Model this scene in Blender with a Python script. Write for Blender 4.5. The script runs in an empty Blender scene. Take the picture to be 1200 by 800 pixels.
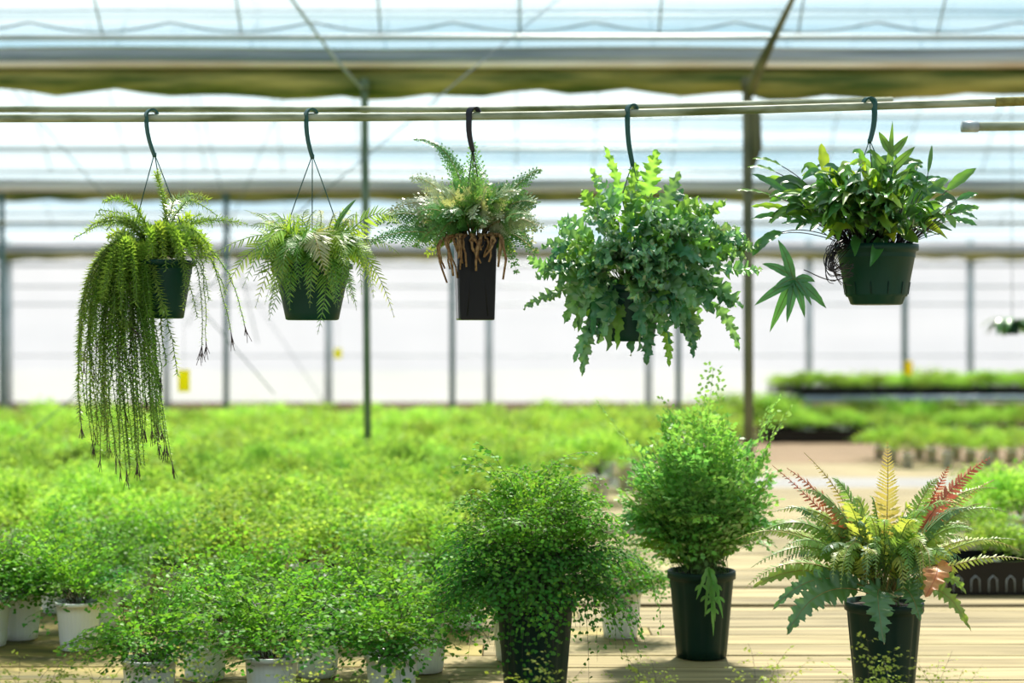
import bpy, math, random
import numpy as np
from mathutils import Vector
random.seed(7); rng = np.random.default_rng(7)
PI = math.pi
scene = bpy.context.scene
C = scene.collection

# ------------------------------------------------------------------ camera, sky, sun, exposure
CAM_Z = 1.55
cam_d = bpy.data.cameras.new('camera'); cam = bpy.data.objects.new('camera', cam_d); C.objects.link(cam)
cam.location = (0, 0, CAM_Z); cam.rotation_euler = (PI/2, 0, 0)
cam_d.sensor_width = 36; cam_d.lens = 60; cam_d.clip_end = 300
cam_d.dof.use_dof = True; cam_d.dof.focus_distance = 4.0; cam_d.dof.aperture_fstop = 2.2
scene.camera = cam

wd = bpy.data.worlds.new('sky'); scene.world = wd; wd.use_nodes = True
nt = wd.node_tree; bg = nt.nodes['Background']
tc = nt.nodes.new('ShaderNodeTexCoord'); sep = nt.nodes.new('ShaderNodeSeparateXYZ'); cr = nt.nodes.new('ShaderNodeValToRGB')
nt.links.new(tc.outputs['Generated'], sep.inputs[0]); nt.links.new(sep.outputs['Z'], cr.inputs[0]); nt.links.new(cr.outputs[0], bg.inputs[0])
cr.color_ramp.elements[0].color = (0.78, 0.90, 1.0, 1); cr.color_ramp.elements[1].color = (0.62, 0.80, 1.0, 1)
bg.inputs[1].default_value = 0.9

sun_d = bpy.data.lights.new('sun', 'SUN'); sun = bpy.data.objects.new('sun', sun_d); C.objects.link(sun)
sun_d.energy = 21.0; sun_d.angle = math.radians(4); sun_d.color = (1.0, 0.94, 0.82)
sun_from = Vector((0.12, 0.62, 1.0))                                   # high, beyond the plants
sun.rotation_euler = sun_from.to_track_quat('Z', 'Y').to_euler()
sun.location = (3, 12, 20)

vs = scene.view_settings
vs.view_transform = 'Standard'; vs.look = 'None'; vs.gamma = 1; vs.use_curve_mapping = False
vs.exposure = -0.31
scene.cycles.max_bounces = 7; scene.cycles.diffuse_bounces = 4; scene.cycles.glossy_bounces = 2
scene.cycles.transmission_bounces = 3; scene.cycles.transparent_max_bounces = 12
scene.cycles.caustics_reflective = False; scene.cycles.caustics_refractive = False

def W(px, py, d):
    return np.array([(px-600)/2000*d, d, CAM_Z+(400-py)/2000*d])

# ------------------------------------------------------------------ materials
def new_mat(name):
    m = bpy.data.materials.new(name); m.use_nodes = True
    n = m.node_tree; n.nodes.clear()
    return m, n, n.nodes.new('ShaderNodeOutputMaterial')

def noise_color(n, c1, c2, scale, detail=3, stretch=None, lo=0.35, hi=0.65, coord='Object'):
    tc = n.nodes.new('ShaderNodeTexCoord'); no = n.nodes.new('ShaderNodeTexNoise'); cr = n.nodes.new('ShaderNodeValToRGB')
    src = tc.outputs[coord]
    if stretch:
        mp = n.nodes.new('ShaderNodeMapping'); mp.inputs['Scale'].default_value = stretch
        n.links.new(src, mp.inputs[0]); src = mp.outputs[0]
    n.links.new(src, no.inputs['Vector']); no.inputs['Scale'].default_value = scale; no.inputs['Detail'].default_value = detail
    cr.color_ramp.elements[0].position = lo; cr.color_ramp.elements[1].position = hi
    cr.color_ramp.elements[0].color = (*c1, 1); cr.color_ramp.elements[1].color = (*c2, 1)
    n.links.new(no.outputs['Fac'], cr.inputs[0])
    return cr.outputs[0], no.outputs['Fac']

def plain(name, c1, c2=None, rough=0.5, scale=8, stretch=None, bump=0.0, metal=0, spec=0.5, lo=0.35, hi=0.65, detail=4, rnd=0.0):
    m, n, out = new_mat(name)
    b = n.nodes.new('ShaderNodeBsdfPrincipled')
    b.inputs['Roughness'].default_value = rough; b.inputs['Metallic'].default_value = metal
    b.inputs['Specular IOR Level'].default_value = spec
    col, fac = noise_color(n, c1, c2 or tuple(x*0.85 for x in c1), scale, detail, stretch, lo, hi)
    if rnd:
        oi = n.nodes.new('ShaderNodeObjectInfo'); hs = n.nodes.new('ShaderNodeHueSaturation'); mr = n.nodes.new('ShaderNodeMapRange')
        mr.inputs['To Min'].default_value = 1-rnd; mr.inputs['To Max'].default_value = 1+rnd*0.5
        n.links.new(oi.outputs['Random'], mr.inputs[0]); n.links.new(mr.outputs[0], hs.inputs['Value']); n.links.new(col, hs.inputs['Color']); col = hs.outputs[0]
    n.links.new(col, b.inputs['Base Color'])
    if bump:
        bp = n.nodes.new('ShaderNodeBump'); bp.inputs['Strength'].default_value = bump; bp.inputs['Distance'].default_value = 0.01
        n.links.new(fac, bp.inputs['Height']); n.links.new(bp.outputs[0], b.inputs['Normal'])
    n.links.new(b.outputs[0], out.inputs[0])
    return m

def leaf(name, c1, c2, trans=0.45, rough=0.4, gloss=0.12, rnd=0.25, scale=14, hue=0.012, tcol=None):
    m, n, out = new_mat(name)
    col, _ = noise_color(n, c1, c2, scale, 2, None, 0.3, 0.7)
    oi = n.nodes.new('ShaderNodeObjectInfo'); hs = n.nodes.new('ShaderNodeHueSaturation')
    mr = n.nodes.new('ShaderNodeMapRange'); mr.inputs['To Min'].default_value = 1-rnd; mr.inputs['To Max'].default_value = 1+rnd
    mh = n.nodes.new('ShaderNodeMapRange'); mh.inputs['To Min'].default_value = 0.5-hue; mh.inputs['To Max'].default_value = 0.5+hue
    n.links.new(oi.outputs['Random'], mr.inputs[0]); n.links.new(oi.outputs['Random'], mh.inputs[0])
    n.links.new(mr.outputs[0], hs.inputs['Value']); n.links.new(mh.outputs[0], hs.inputs['Hue']); n.links.new(col, hs.inputs['Color'])
    d = n.nodes.new('ShaderNodeBsdfDiffuse'); t = n.nodes.new('ShaderNodeBsdfTranslucent'); g = n.nodes.new('ShaderNodeBsdfGlossy')
    g.inputs['Roughness'].default_value = rough; g.inputs['Color'].default_value = (1, 1, 1, 1)
    n.links.new(hs.outputs[0], d.inputs[0])
    tm = n.nodes.new('ShaderNodeMix'); tm.data_type = 'RGBA'; tm.blend_type = 'MULTIPLY'; tm.inputs[0].default_value = 1
    n.links.new(hs.outputs[0], tm.inputs[6]); tm.inputs[7].default_value = (*(tcol or (1.9, 1.55, 0.7)), 1)
    n.links.new(tm.outputs[2], t.inputs[0])
    m1 = n.nodes.new('ShaderNodeMixShader'); m1.inputs[0].default_value = trans
    n.links.new(d.outputs[0], m1.inputs[1]); n.links.new(t.outputs[0], m1.inputs[2])
    m2 = n.nodes.new('ShaderNodeMixShader'); fr = n.nodes.new('ShaderNodeFresnel'); fr.inputs[0].default_value = 1.4
    mm = n.nodes.new('ShaderNodeMath'); mm.operation = 'MULTIPLY_ADD'; mm.inputs[1].default_value = gloss*1.6; mm.inputs[2].default_value = gloss*0.2
    n.links.new(fr.outputs[0], mm.inputs[0]); n.links.new(mm.outputs[0], m2.inputs[0])
    n.links.new(m1.outputs[0], m2.inputs[1]); n.links.new(g.outputs[0], m2.inputs[2])
    n.links.new(m2.outputs[0], out.inputs[0])
    return m

def film(name, c1, c2, clear, scale=1.0, stretch=(1, 1, 1), lo=0.3, hi=0.7):
    m, n, out = new_mat(name)
    col, fac = noise_color(n, c1, c2, scale, 5, stretch, lo, hi)
    d = n.nodes.new('ShaderNodeBsdfDiffuse'); t = n.nodes.new('ShaderNodeBsdfTranslucent'); tr = n.nodes.new('ShaderNodeBsdfTransparent')
    n.links.new(col, d.inputs[0]); n.links.new(col, t.inputs[0]); tr.inputs[0].default_value = (0.97, 0.98, 1.0, 1)
    m1 = n.nodes.new('ShaderNodeMixShader'); m1.inputs[0].default_value = 0.75
    n.links.new(d.outputs[0], m1.inputs[1]); n.links.new(t.outputs[0], m1.inputs[2])
    m2 = n.nodes.new('ShaderNodeMixShader'); m2.inputs[0].default_value = clear
    n.links.new(m1.outputs[0], m2.inputs[1]); n.links.new(tr.outputs[0], m2.inputs[2])
    n.links.new(m2.outputs[0], out.inputs[0])
    return m

M = {}
M['film_wall'] = film('film_wall', (0.345, 0.35, 0.41), (0.39, 0.39, 0.45), 0.16, 0.6, (0.25, 1, 2.5))
M['film_roof'] = film('film_roof', (0.15, 0.25, 0.32), (0.38, 0.45, 0.50), 0.52, 0.9, (0.10, 2.6, 2.6), 0.40, 0.56)
M['moss_film'] = plain('moss_film', (0.06, 0.10, 0.008), (0.50, 0.43, 0.12), 0.7, 2.2, (0.7, 2, 7), 0.3, lo=0.36, hi=0.72)
M['lip'] = plain('lip', (0.62, 0.48, 0.34), (0.95, 0.88, 0.80), 0.5, 1.5, (0.6, 2, 2))
M['gutter_metal'] = plain('gutter_metal', (0.16, 0.22, 0.30), (0.52, 0.58, 0.68), 0.45, 1.6, (0.4, 1, 9), metal=0.1)
M['gutter_pale'] = plain('gutter_pale', (0.24, 0.28, 0.34), (0.66, 0.69, 0.74), 0.5, 2.0, (0.3, 1, 9))
M['pipe_moss'] = plain('pipe_moss', (0.12, 0.15, 0.05), (0.40, 0.44, 0.32), 0.6, 30, (0.25, 1, 1), 0.4, lo=0.35, hi=0.6)
M['pipe_moss_dark'] = plain('pipe_moss_dark', (0.20, 0.17, 0.03), (0.36, 0.32, 0.08), 0.8, 60, None, 0.6)
M['post_green'] = plain('post_green', (0.05, 0.10, 0.05), (0.14, 0.19, 0.10), 0.5, 3)
M['post_moss'] = plain('post_moss', (0.05, 0.065, 0.03), (0.19, 0.18, 0.09), 0.8, 6, (1, 1, 0.5), 0.5)
M['post_dark'] = plain('post_dark', (0.03, 0.10, 0.10), (0.06, 0.14, 0.14), 0.5, 3)
M['steel'] = plain('steel', (0.30, 0.36, 0.38), (0.45, 0.50, 0.52), 0.5, 3, metal=0.2)
M['cable'] = plain('cable', (0.16, 0.22, 0.25), None, 0.6)
M['wood'] = plain('wood', (0.15, 0.11, 0.035), (0.40, 0.32, 0.15), 0.75, 5, (0.35, 5, 1), 0.25, lo=0.32, hi=0.66, detail=6, rnd=0.22)
M['wood_algae'] = plain('wood_algae', (0.09, 0.08, 0.02), (0.38, 0.29, 0.075), 0.75, 3.2, (0.8, 3, 1), 0.25, lo=0.34, hi=0.64, detail=6, rnd=0.2)
M['wood_grey'] = plain('wood_grey', (0.24, 0.23, 0.22), (0.34, 0.33, 0.32), 0.8, 5, (0.3, 5, 1), 0.2, rnd=0.1)
M['wood_brown'] = plain('wood_brown', (0.15, 0.08, 0.03), (0.26, 0.17, 0.08), 0.8, 5, (0.3, 5, 1), 0.2, rnd=0.1)
M['frame_wood'] = plain('frame_wood', (0.12, 0.08, 0.05), (0.2, 0.14, 0.08), 0.8, 6)
M['kick'] = plain('kick', (0.40, 0.22, 0.14), (0.55, 0.36, 0.24), 0.8, 1.5)
M['soil_floor'] = plain('soil_floor', (0.20, 0.17, 0.12), (0.32, 0.28, 0.2), 0.9, 2)
M['ground_out'] = plain('ground_out', (0.14, 0.18, 0.08), (0.24, 0.26, 0.16), 0.9, 0.3)
M['pot_green'] = plain('pot_green', (0.004, 0.040, 0.028), (0.005, 0.048, 0.033), 0.42, 5, spec=0.22)
M['pot_dark'] = plain('pot_dark', (0.006, 0.028, 0.020), (0.008, 0.036, 0.026), 0.42, 5, spec=0.2)
M['pot_black'] = plain('pot_black', (0.012, 0.012, 0.013), (0.016, 0.016, 0.017), 0.2, 5, spec=0.22)
M['pot_white'] = plain('pot_white', (0.88, 0.90, 0.93), (0.84, 0.87, 0.91), 0.45, 12)
M['hook_green'] = plain('hook_green', (0.008, 0.07, 0.06), (0.012, 0.09, 0.08), 0.35, 5)
M['hook_black'] = plain('hook_black', (0.01, 0.011, 0.02), None, 0.35, 5)
M['soil'] = plain('soil', (0.018, 0.012, 0.008), (0.06, 0.04, 0.025), 0.95, 120, None, 0.8)
M['yellow'] = leaf('yellow', (0.90, 0.80, 0.02), (0.86, 0.75, 0.02), 0.5, tcol=(1, 1, 1), rnd=0.02, gloss=0.02)
M['rhizome'] = plain('rhizome', (0.15, 0.07, 0.025), (0.40, 0.25, 0.11), 0.9, 90, None, 0.8)
M['wiry'] = plain('wiry', (0.012, 0.010, 0.016), (0.03, 0.02, 0.02), 0.4, 20)
M['stem_dark'] = plain('stem_dark', (0.018, 0.012, 0.010), (0.03, 0.018, 0.012), 0.4, 20)
M['stem_purple'] = plain('stem_purple', (0.05, 0.025, 0.045), (0.10, 0.06, 0.06), 0.6, 20)
M['stem_green'] = plain('stem_green', (0.10, 0.20, 0.05), (0.18, 0.26, 0.08), 0.5, 20)
M['stem_tan'] = plain('stem_tan', (0.32, 0.24, 0.08), (0.40, 0.28, 0.10), 0.5, 20)
M['stem_red'] = plain('stem_red', (0.30, 0.07, 0.04), (0.42, 0.12, 0.06), 0.5, 20)
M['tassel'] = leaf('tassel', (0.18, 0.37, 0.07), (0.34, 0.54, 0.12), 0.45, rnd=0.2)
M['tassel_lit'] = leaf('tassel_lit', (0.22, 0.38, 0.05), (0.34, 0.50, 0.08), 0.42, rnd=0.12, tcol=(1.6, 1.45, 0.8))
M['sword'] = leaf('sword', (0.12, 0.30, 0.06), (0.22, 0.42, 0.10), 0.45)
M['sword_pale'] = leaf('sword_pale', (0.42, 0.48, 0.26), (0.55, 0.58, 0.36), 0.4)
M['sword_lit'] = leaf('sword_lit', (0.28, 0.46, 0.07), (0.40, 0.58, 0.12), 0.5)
M['lacy'] = leaf('lacy', (0.08, 0.25, 0.07), (0.17, 0.36, 0.12), 0.4, gloss=0.1)
M['lacy_pale'] = leaf('lacy_pale', (0.32, 0.42, 0.24), (0.48, 0.54, 0.36), 0.3, gloss=0.12)
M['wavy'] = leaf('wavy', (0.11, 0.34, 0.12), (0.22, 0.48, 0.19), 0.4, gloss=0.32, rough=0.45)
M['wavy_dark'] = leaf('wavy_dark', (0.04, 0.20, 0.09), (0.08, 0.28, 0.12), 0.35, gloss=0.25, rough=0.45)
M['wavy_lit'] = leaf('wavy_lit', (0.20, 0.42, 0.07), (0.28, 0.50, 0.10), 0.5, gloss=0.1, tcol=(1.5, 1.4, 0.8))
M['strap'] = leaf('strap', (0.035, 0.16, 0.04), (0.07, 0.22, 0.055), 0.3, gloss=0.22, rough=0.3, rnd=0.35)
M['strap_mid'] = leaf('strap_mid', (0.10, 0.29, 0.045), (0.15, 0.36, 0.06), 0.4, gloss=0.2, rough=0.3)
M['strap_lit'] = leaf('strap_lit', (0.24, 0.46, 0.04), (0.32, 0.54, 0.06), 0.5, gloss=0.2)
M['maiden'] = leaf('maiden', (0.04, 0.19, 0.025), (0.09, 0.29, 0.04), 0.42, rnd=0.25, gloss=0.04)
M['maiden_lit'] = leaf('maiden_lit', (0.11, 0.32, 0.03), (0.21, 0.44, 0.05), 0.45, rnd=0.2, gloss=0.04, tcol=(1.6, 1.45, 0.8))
M['maiden_gold'] = leaf('maiden_gold', (0.34, 0.48, 0.06), (0.50, 0.56, 0.12), 0.5, rnd=0.15, gloss=0.05, tcol=(1.4, 1.35, 0.8))
M['field'] = leaf('field', (0.16, 0.38, 0.04), (0.42, 0.57, 0.11), 0.5, rnd=0.28, gloss=0.02, scale=9, tcol=(1.5, 1.4, 0.9))
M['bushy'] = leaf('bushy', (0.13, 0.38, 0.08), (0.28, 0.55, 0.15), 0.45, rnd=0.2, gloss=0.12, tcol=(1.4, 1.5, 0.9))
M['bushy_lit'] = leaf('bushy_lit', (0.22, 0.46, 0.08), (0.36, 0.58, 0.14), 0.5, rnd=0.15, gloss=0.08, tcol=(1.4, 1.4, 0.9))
M['red_green'] = leaf('red_green', (0.15, 0.32, 0.07), (0.28, 0.44, 0.13), 0.4, rnd=0.2, gloss=0.1)
M['red_light'] = leaf('red_light', (0.32, 0.46, 0.10), (0.44, 0.54, 0.16), 0.45, rnd=0.15)
M['red_gold'] = leaf('red_gold', (0.46, 0.42, 0.12), (0.58, 0.46, 0.18), 0.5, rnd=0.1, tcol=(1.5, 1.3, 0.8))
M['red_red'] = leaf('red_red', (0.50, 0.12, 0.06), (0.60, 0.26, 0.14), 0.4, rnd=0.1, tcol=(1.5, 1.0, 0.8))
M['red_orange'] = leaf('red_orange', (0.52, 0.17, 0.06), (0.62, 0.36, 0.17), 0.4, rnd=0.05, tcol=(1.2, 1.0, 0.8), scale=40)
M['red_dark'] = leaf('red_dark', (0.05, 0.17, 0.06), (0.10, 0.24, 0.08), 0.35, rnd=0.15, gloss=0.25)

# ------------------------------------------------------------------ mesh builder
class MB:
    def __init__(s): s.v = []; s.f = []; s.mi = []; s.n = 0; s.mats = []; s.smooth = []
    def mat(s, m):
        if m not in s.mats: s.mats.append(m)
        return s.mats.index(m)
    def add(s, verts, faces, m, smooth=False):
        verts = np.asarray(verts, float); k = s.mat(m)
        s.v.append(verts); b = s.n
        s.f += [tuple(i+b for i in f) for f in faces]
        s.mi += [k]*len(faces); s.smooth += [smooth]*len(faces); s.n += len(verts)
    def mesh(s, name):
        me = bpy.data.meshes.new(name)
        me.from_pydata(np.concatenate(s.v).tolist() if s.v else [], [], s.f)
        for m in s.mats: me.materials.append(M[m])
        me.polygons.foreach_set('material_index', s.mi); me.polygons.foreach_set('use_smooth', s.smooth)
        me.update()
        return me
    def box(s, x0, x1, y0, y1, z0, z1, m):
        v = [(x, y, z) for z in (z0, z1) for y in (y0, y1) for x in (x0, x1)]
        s.add(v, [(0, 2, 3, 1), (4, 5, 7, 6), (0, 1, 5, 4), (2, 6, 7, 3), (0, 4, 6, 2), (1, 3, 7, 5)], m)
    def tube(s, P, R, m, k=6, caps=True):
        P = np.asarray(P, float); n = len(P)
        R = np.full(n, R) if np.isscalar(R) else np.asarray(R, float)
        T = np.gradient(P, axis=0); T /= np.linalg.norm(T, axis=1)[:, None] + 1e-12
        ref = np.array([0, 0, 1.0]) if abs(T[0][2]) < 0.9 else np.array([0, 1.0, 0])
        S = np.cross(T, ref); S /= np.linalg.norm(S, axis=1)[:, None] + 1e-9
        for i in range(1, n):                                            # keep the frame from flipping
            s_ = S[i-1] - T[i]*np.dot(S[i-1], T[i]); S[i] = s_/(np.linalg.norm(s_)+1e-9)
        N = np.cross(S, T)
        a = np.arange(k)*2*PI/k
        V = P[:, None] + R[:, None, None]*(np.cos(a)[None, :, None]*S[:, None] + np.sin(a)[None, :, None]*N[:, None])
        F = [(i*k+j, i*k+(j+1) % k, (i+1)*k+(j+1) % k, (i+1)*k+j) for i in range(n-1) for j in range(k)]
        if caps: F += [tuple(range(k-1, -1, -1)), tuple((n-1)*k+j for j in range(k))]
        s.add(V.reshape(-1, 3), F, m, True)
    def lathe(s, prof, m, k=32, c=(0, 0, 0), fn=None, close=True):
        V = []
        for (r, z) in prof:
            for j in range(k):
                a = 2*PI*j/k; q = r*(fn(a, z) if fn else 1)
                V.append((c[0]+q*math.cos(a), c[1]+q*math.sin(a), c[2]+z))
        F = [(i*k+j, i*k+(j+1) % k, (i+1)*k+(j+1) % k, (i+1)*k+j) for i in range(len(prof)-1) for j in range(k)]
        if close: F.append(tuple(range(k-1, -1, -1)))
        s.add(V, F, m, True)
    def leaflets(s, tmpl, faces, O, D, S, size, m, cup=0.0):
        """N copies of a flat outline (x along D, y along S), bent by cup along the normal"""
        t = np.asarray(tmpl, float); O = np.asarray(O, float); D = unit(np.asarray(D, float)); S = np.asarray(S, float)
        S = unit(S - D*np.sum(S*D, axis=1)[:, None]); N = np.cross(D, S)
        size = np.full(len(O), size) if np.isscalar(size) else np.asarray(size)
        V = O[:, None] + size[:, None, None]*(t[None, :, 0:1]*D[:, None] + t[None, :, 1:2]*S[:, None]
             - cup*(t[None, :, 0:1]**2 + t[None, :, 1:2]**2)*N[:, None])
        k = len(t); F = [tuple(i*k+j for j in f) for i in range(len(O)) for f in faces]
        s.add(V.reshape(-1, 3), F, m)

def unit(a):
    a = np.asarray(a, float)
    return a/(np.linalg.norm(a, axis=-1, keepdims=True)+1e-12)
def jit(n, s): return rng.normal(0, s, (n, 3))
def bez(p0, p1, p2, n=14, p3=None):
    t = np.linspace(0, 1, n)[:, None]; p0, p1, p2 = map(np.asarray, (p0, p1, p2))
    if p3 is None: return (1-t)**2*p0 + 2*t*(1-t)*p1 + t*t*p2
    return (1-t)**3*p0 + 3*t*(1-t)**2*p1 + 3*t*t*(1-t)*p2 + t**3*np.asarray(p3)
def frames(P, up):
    T = unit(np.gradient(P, axis=0)); S = unit(np.cross(T, np.asarray(up, float)[None])); N = np.cross(S, T)
    return T, S, N
def at(P, t):
    t = np.clip(t, 0, 1)*(len(P)-1); i = np.minimum(t.astype(int), len(P)-2); f = (t-i)[:, None]
    return P[i]*(1-f)+P[i+1]*f
def length(P): return np.sum(np.linalg.norm(np.diff(P, axis=0), axis=1))

def link(name, me, parent=None, loc=None, label=None):
    o = bpy.data.objects.new(name, me); C.objects.link(o)
    if parent: o.parent = parent
    if loc is not None: o.location = loc
    if label: o['label'] = label
    return o
def obj(name, mb, parent=None, label=None): return link(name, mb.mesh(name), parent, None, label)
def thing(name, label, cat, loc, group=None, rz=0):
    o = link(name, None, None, loc); o.rotation_euler = (0, 0, rz); o['label'] = label; o['category'] = cat
    if group: o['group'] = group
    return o
def tag(o, label, cat, group=None):
    o['label'] = label; o['category'] = cat
    if group: o['group'] = group
    return o
def struct(name, mb, parent=None):
    o = obj(name, mb, parent)
    if not parent: o['kind'] = 'structure'
    return o

# ------------------------------------------------------------------ the greenhouse
EAVE = 2.98; RISE = 1.75
m = MB(); m.box(-60, 60, -40, 90, -0.3, -0.02, 'ground_out'); o = struct('ground', m)
m = MB(); m.box(-10, 10, -5, 24, -0.02, 0, 'soil_floor'); struct('floor', m)
SPANS = [(-5.0, 2.0), (2.0, 9.0), (9.0, 16.0), (16.0, 24.0)]
def roof_pt(y0, y1, t):
    return y0+(y1-y0)*t, EAVE + RISE*math.sin(PI*t)**0.85
trim_n = 0
ceiling = MB()
for (y0, y1) in SPANS:
    n = 22; V = []; F = []
    for i in range(n+1):
        y, z = roof_pt(y0, y1, i/n)
        for x in np.linspace(-10, 10, 41): V.append((x, y, z + 0.012*math.sin(x*5.1+i)*math.sin(i*1.7)))
    for i in range(n):
        for j in range(40): F.append((i*41+j, i*41+j+1, (i+1)*41+j+1, (i+1)*41+j))
    ceiling.add(V, F, 'film_roof', True)
ceil_o = struct('ceiling', ceiling)
# rafters and purlins under the film
for si, (y0, y1) in enumerate(SPANS):
    if si == 0: continue
    for x in np.arange(-8.6, 8.7, 0.72 if si < 3 else 1.1):
        P = [(x, *roof_pt(y0, y1, t)) for t in np.linspace(0.02, 0.98, 20)]
        P = [(p[0], p[1], p[2]-0.035) for p in P]
        m = MB(); m.tube(P, 0.006, 'steel', 6); obj('rafter', m, ceil_o)
    for t in (0.06, 0.12, 0.3, 0.5, 0.7, 0.84, 0.9, 0.945, 0.975):
        y, z = roof_pt(y0, y1, t)
        m = MB(); m.tube([(-10, y, z-0.06), (10, y, z-0.06)], 0.016 if t != 0.945 else 0.024, 'steel', 6); obj('purlin', m, ceil_o)

def wall_sheet(name, p0, p1, z0, z1, nx=60):
    m = MB(); p0 = np.array(p0, float); p1 = np.array(p1, float); V = []; F = []
    nrm = np.array([-(p1-p0)[1], (p1-p0)[0]]); nrm /= np.linalg.norm(nrm)
    for k, z in enumerate(np.linspace(z0, z1, 9)):
        for i in range(nx+1):
            q = p0+(p1-p0)*i/nx + nrm*0.015*math.sin(i*1.9+k)
            V.append((q[0], q[1], z))
    for k in range(8):
        for i in range(nx): F.append((k*(nx+1)+i, k*(nx+1)+i+1, (k+1)*(nx+1)+i+1, (k+1)*(nx+1)+i))
    m.add(V, F, 'film_wall', True)
    return struct(name, m)
wall_far = wall_sheet('wall_far', (-10, 24), (10, 24), 0.0, EAVE)
wall_sheet('wall_left', (-10, -5), (-10, 24), 0.0, EAVE)
wall_sheet('wall_right', (10, -5), (10, 24), 0.0, EAVE)
wall_sheet('wall_back', (-10, -5), (10, -5), 0.0, EAVE)
m = MB(); m.box(-10, 10, 23.86, 23.93, 0.0, 0.70, 'kick'); o = struct('baseboard_far', m)
for z, r in ((2.62, 0.022), (2.32, 0.014), (2.07, 0.012), (1.35, 0.008)):
    m = MB(); m.tube([(-10, 23.9, z), (10, 23.9, z)], r, 'steel', 6); obj('rail', m, wall_far)
# far wall posts
for k, px in enumerate((-180, 10, 195, 385, 573, 760, 948, 1137, 1320)):
    x = (px-600)/2000*23.8
    m = MB(); m.tube([(x, 23.8, 0), (x, 23.8, EAVE)], 0.05, 'steel', 8); obj('wall_post', m, wall_far)

def gutter(y, zc, big, label):
    """metal trough with a rolled, algae-covered film curtain slung underneath"""
    t = thing('gutter', label, 'gutter', (0, y, zc))
    h = 0.065 if big else 0.085
    x = np.linspace(-9.9, 9.9, 133)
    prof = [(-0.10, 0.0), (-0.12, h*0.4), (-0.12, h), (-0.135, h+0.012), (-0.10, h+0.012), (-0.10, h*0.4), (-0.08, 0.02), (0.08, 0.02), (0.10, h*0.4), (0.10, h+0.012), (0.12, h+0.012), (0.12, h*0.4), (0.10, 0.0)]
    m = MB(); V = []; F = []; k = len(prof)
    for i, xx in enumerate(x):
        for (a, b) in prof: V.append((xx, a, b+0.006*math.sin(xx*2.3)))
    for i in range(len(x)-1):
        for j in range(k): F.append((i*k+j, i*k+(j+1) % k, (i+1)*k+(j+1) % k, (i+1)*k+j))
    m.add(V, F, 'gutter_metal' if big else 'gutter_pale'); obj('trough', m, t)
    # rolled curtain
    m = MB(); V = []; F = []; k = 12; H = 0.18 if big else 0.12
    ph = rng.uniform(0, 6, 4)
    for i, xx in enumerate(x):
        sag = H*(0.74+0.10*math.sin(xx*2.3+ph[0])+0.17*abs(math.sin(xx*5.6+ph[1]+0.6*math.sin(xx*1.3)))+0.05*math.sin(xx*11.7+ph[2]))
        for j in range(k):
            a = 2*PI*j/k
            V.append((xx, 0.07*math.cos(a)*(1+0.15*math.sin(xx*7+j)), -sag*0.5 + (sag*0.5)*math.sin(a)*(1+0.05*math.sin(xx*15+j*2))))
    for i in range(len(x)-1):
        for j in range(k): F.append((i*k+j, i*k+(j+1) % k, (i+1)*k+(j+1) % k, (i+1)*k+j))
    m.add(V, F, 'moss_film', True); obj('curtain_roll', m, t)
    m = MB(); m.tube([(-9.9, -0.085, 0.0), (9.9, -0.085, 0.0)], 0.024 if big else 0.012, 'lip', 8); obj('curtain_rail', m, t)
    return t
gutter(9.0, 3.00, True, 'nearer dark metal gutter with a thick green-brown algae-stained film roll slung under it')
gutter(16.0, 2.96, False, 'grey gutter in the middle distance with a thin mossy film roll beneath it')
gutter(23.7, 2.79, False, 'farthest mossy eave gutter above the white film end wall')
gutter(2.0, 3.00, True, 'metal gutter overhead, closest to the hanging rods')

# tie pipes
def pipe(name, pts, r, mat, label, cat='pipe', group=None, k=10):
    m = MB(); m.tube(pts, r, mat, k); return tag(obj(name, m), label, cat, group)
pipe('tie_pipe', [(-9.9, 15.9, 2.655), (9.9, 15.9, 2.655)], 0.018, 'post_moss', 'thin green tie pipe running level below the middle gutter')

# posts
def post(px_top, px_bot, d, r, mat, ztop, label, name='support_post'):
    xt = (px_top-600)/2000*d; xb = (px_bot-600)/2000*d
    t = thing(name, label, 'post', (xb, d, 0))
    m = MB(); m.tube([(0, 0, 0), (xt-xb, 0, ztop)], r, mat, 10); obj('tube', m, t)
    m = MB(); m.tube([(0, 0, 0), (0, 0, 0.03)], r*1.8, 'steel', 10); obj('base_collar', m, t)
    m = MB(); m.tube([(xt-xb, 0, ztop-0.06), (xt-xb, 0, ztop-0.01)], r*1.35, mat, 10); obj('top_clamp', m, t)
    return t
post(427, 433, 8.9, 0.020, 'post_green', 2.92, 'slim green steel post rising behind the second and third hanging pots')
p = post(876, 878, 8.85, 0.026, 'post_moss', 2.92, 'brown mossy post rising between the fourth and fifth hanging pots')
m = MB(); m.tube([(0.02, -0.01, 2.45), (0.035, -0.02, 2.55), (0.03, -0.02, 2.75), (0.0, -0.01, 2.80)], [0.01, 0.030, 0.026, 0.01], 'post_moss', 9); obj('moss_tuft', m, p)
for k, (px, lab) in enumerate(((2, 'dark teal pipe post at the left edge of the picture'), (265, 'dark teal pipe post between the first two hanging pots'),
        (530, 'dark teal pipe post directly behind the tall black square pot'), (795, 'teal pipe post behind the frilly lobed fern'),
        (1060, 'dark teal pipe post behind the rightmost hanging pot'), (1325, 'teal pipe post beyond the right side'), (-265, 'teal pipe post beyond the left side'))):
    post(px, px, 15.95, 0.027, 'post_dark', 2.93, lab)
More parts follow.
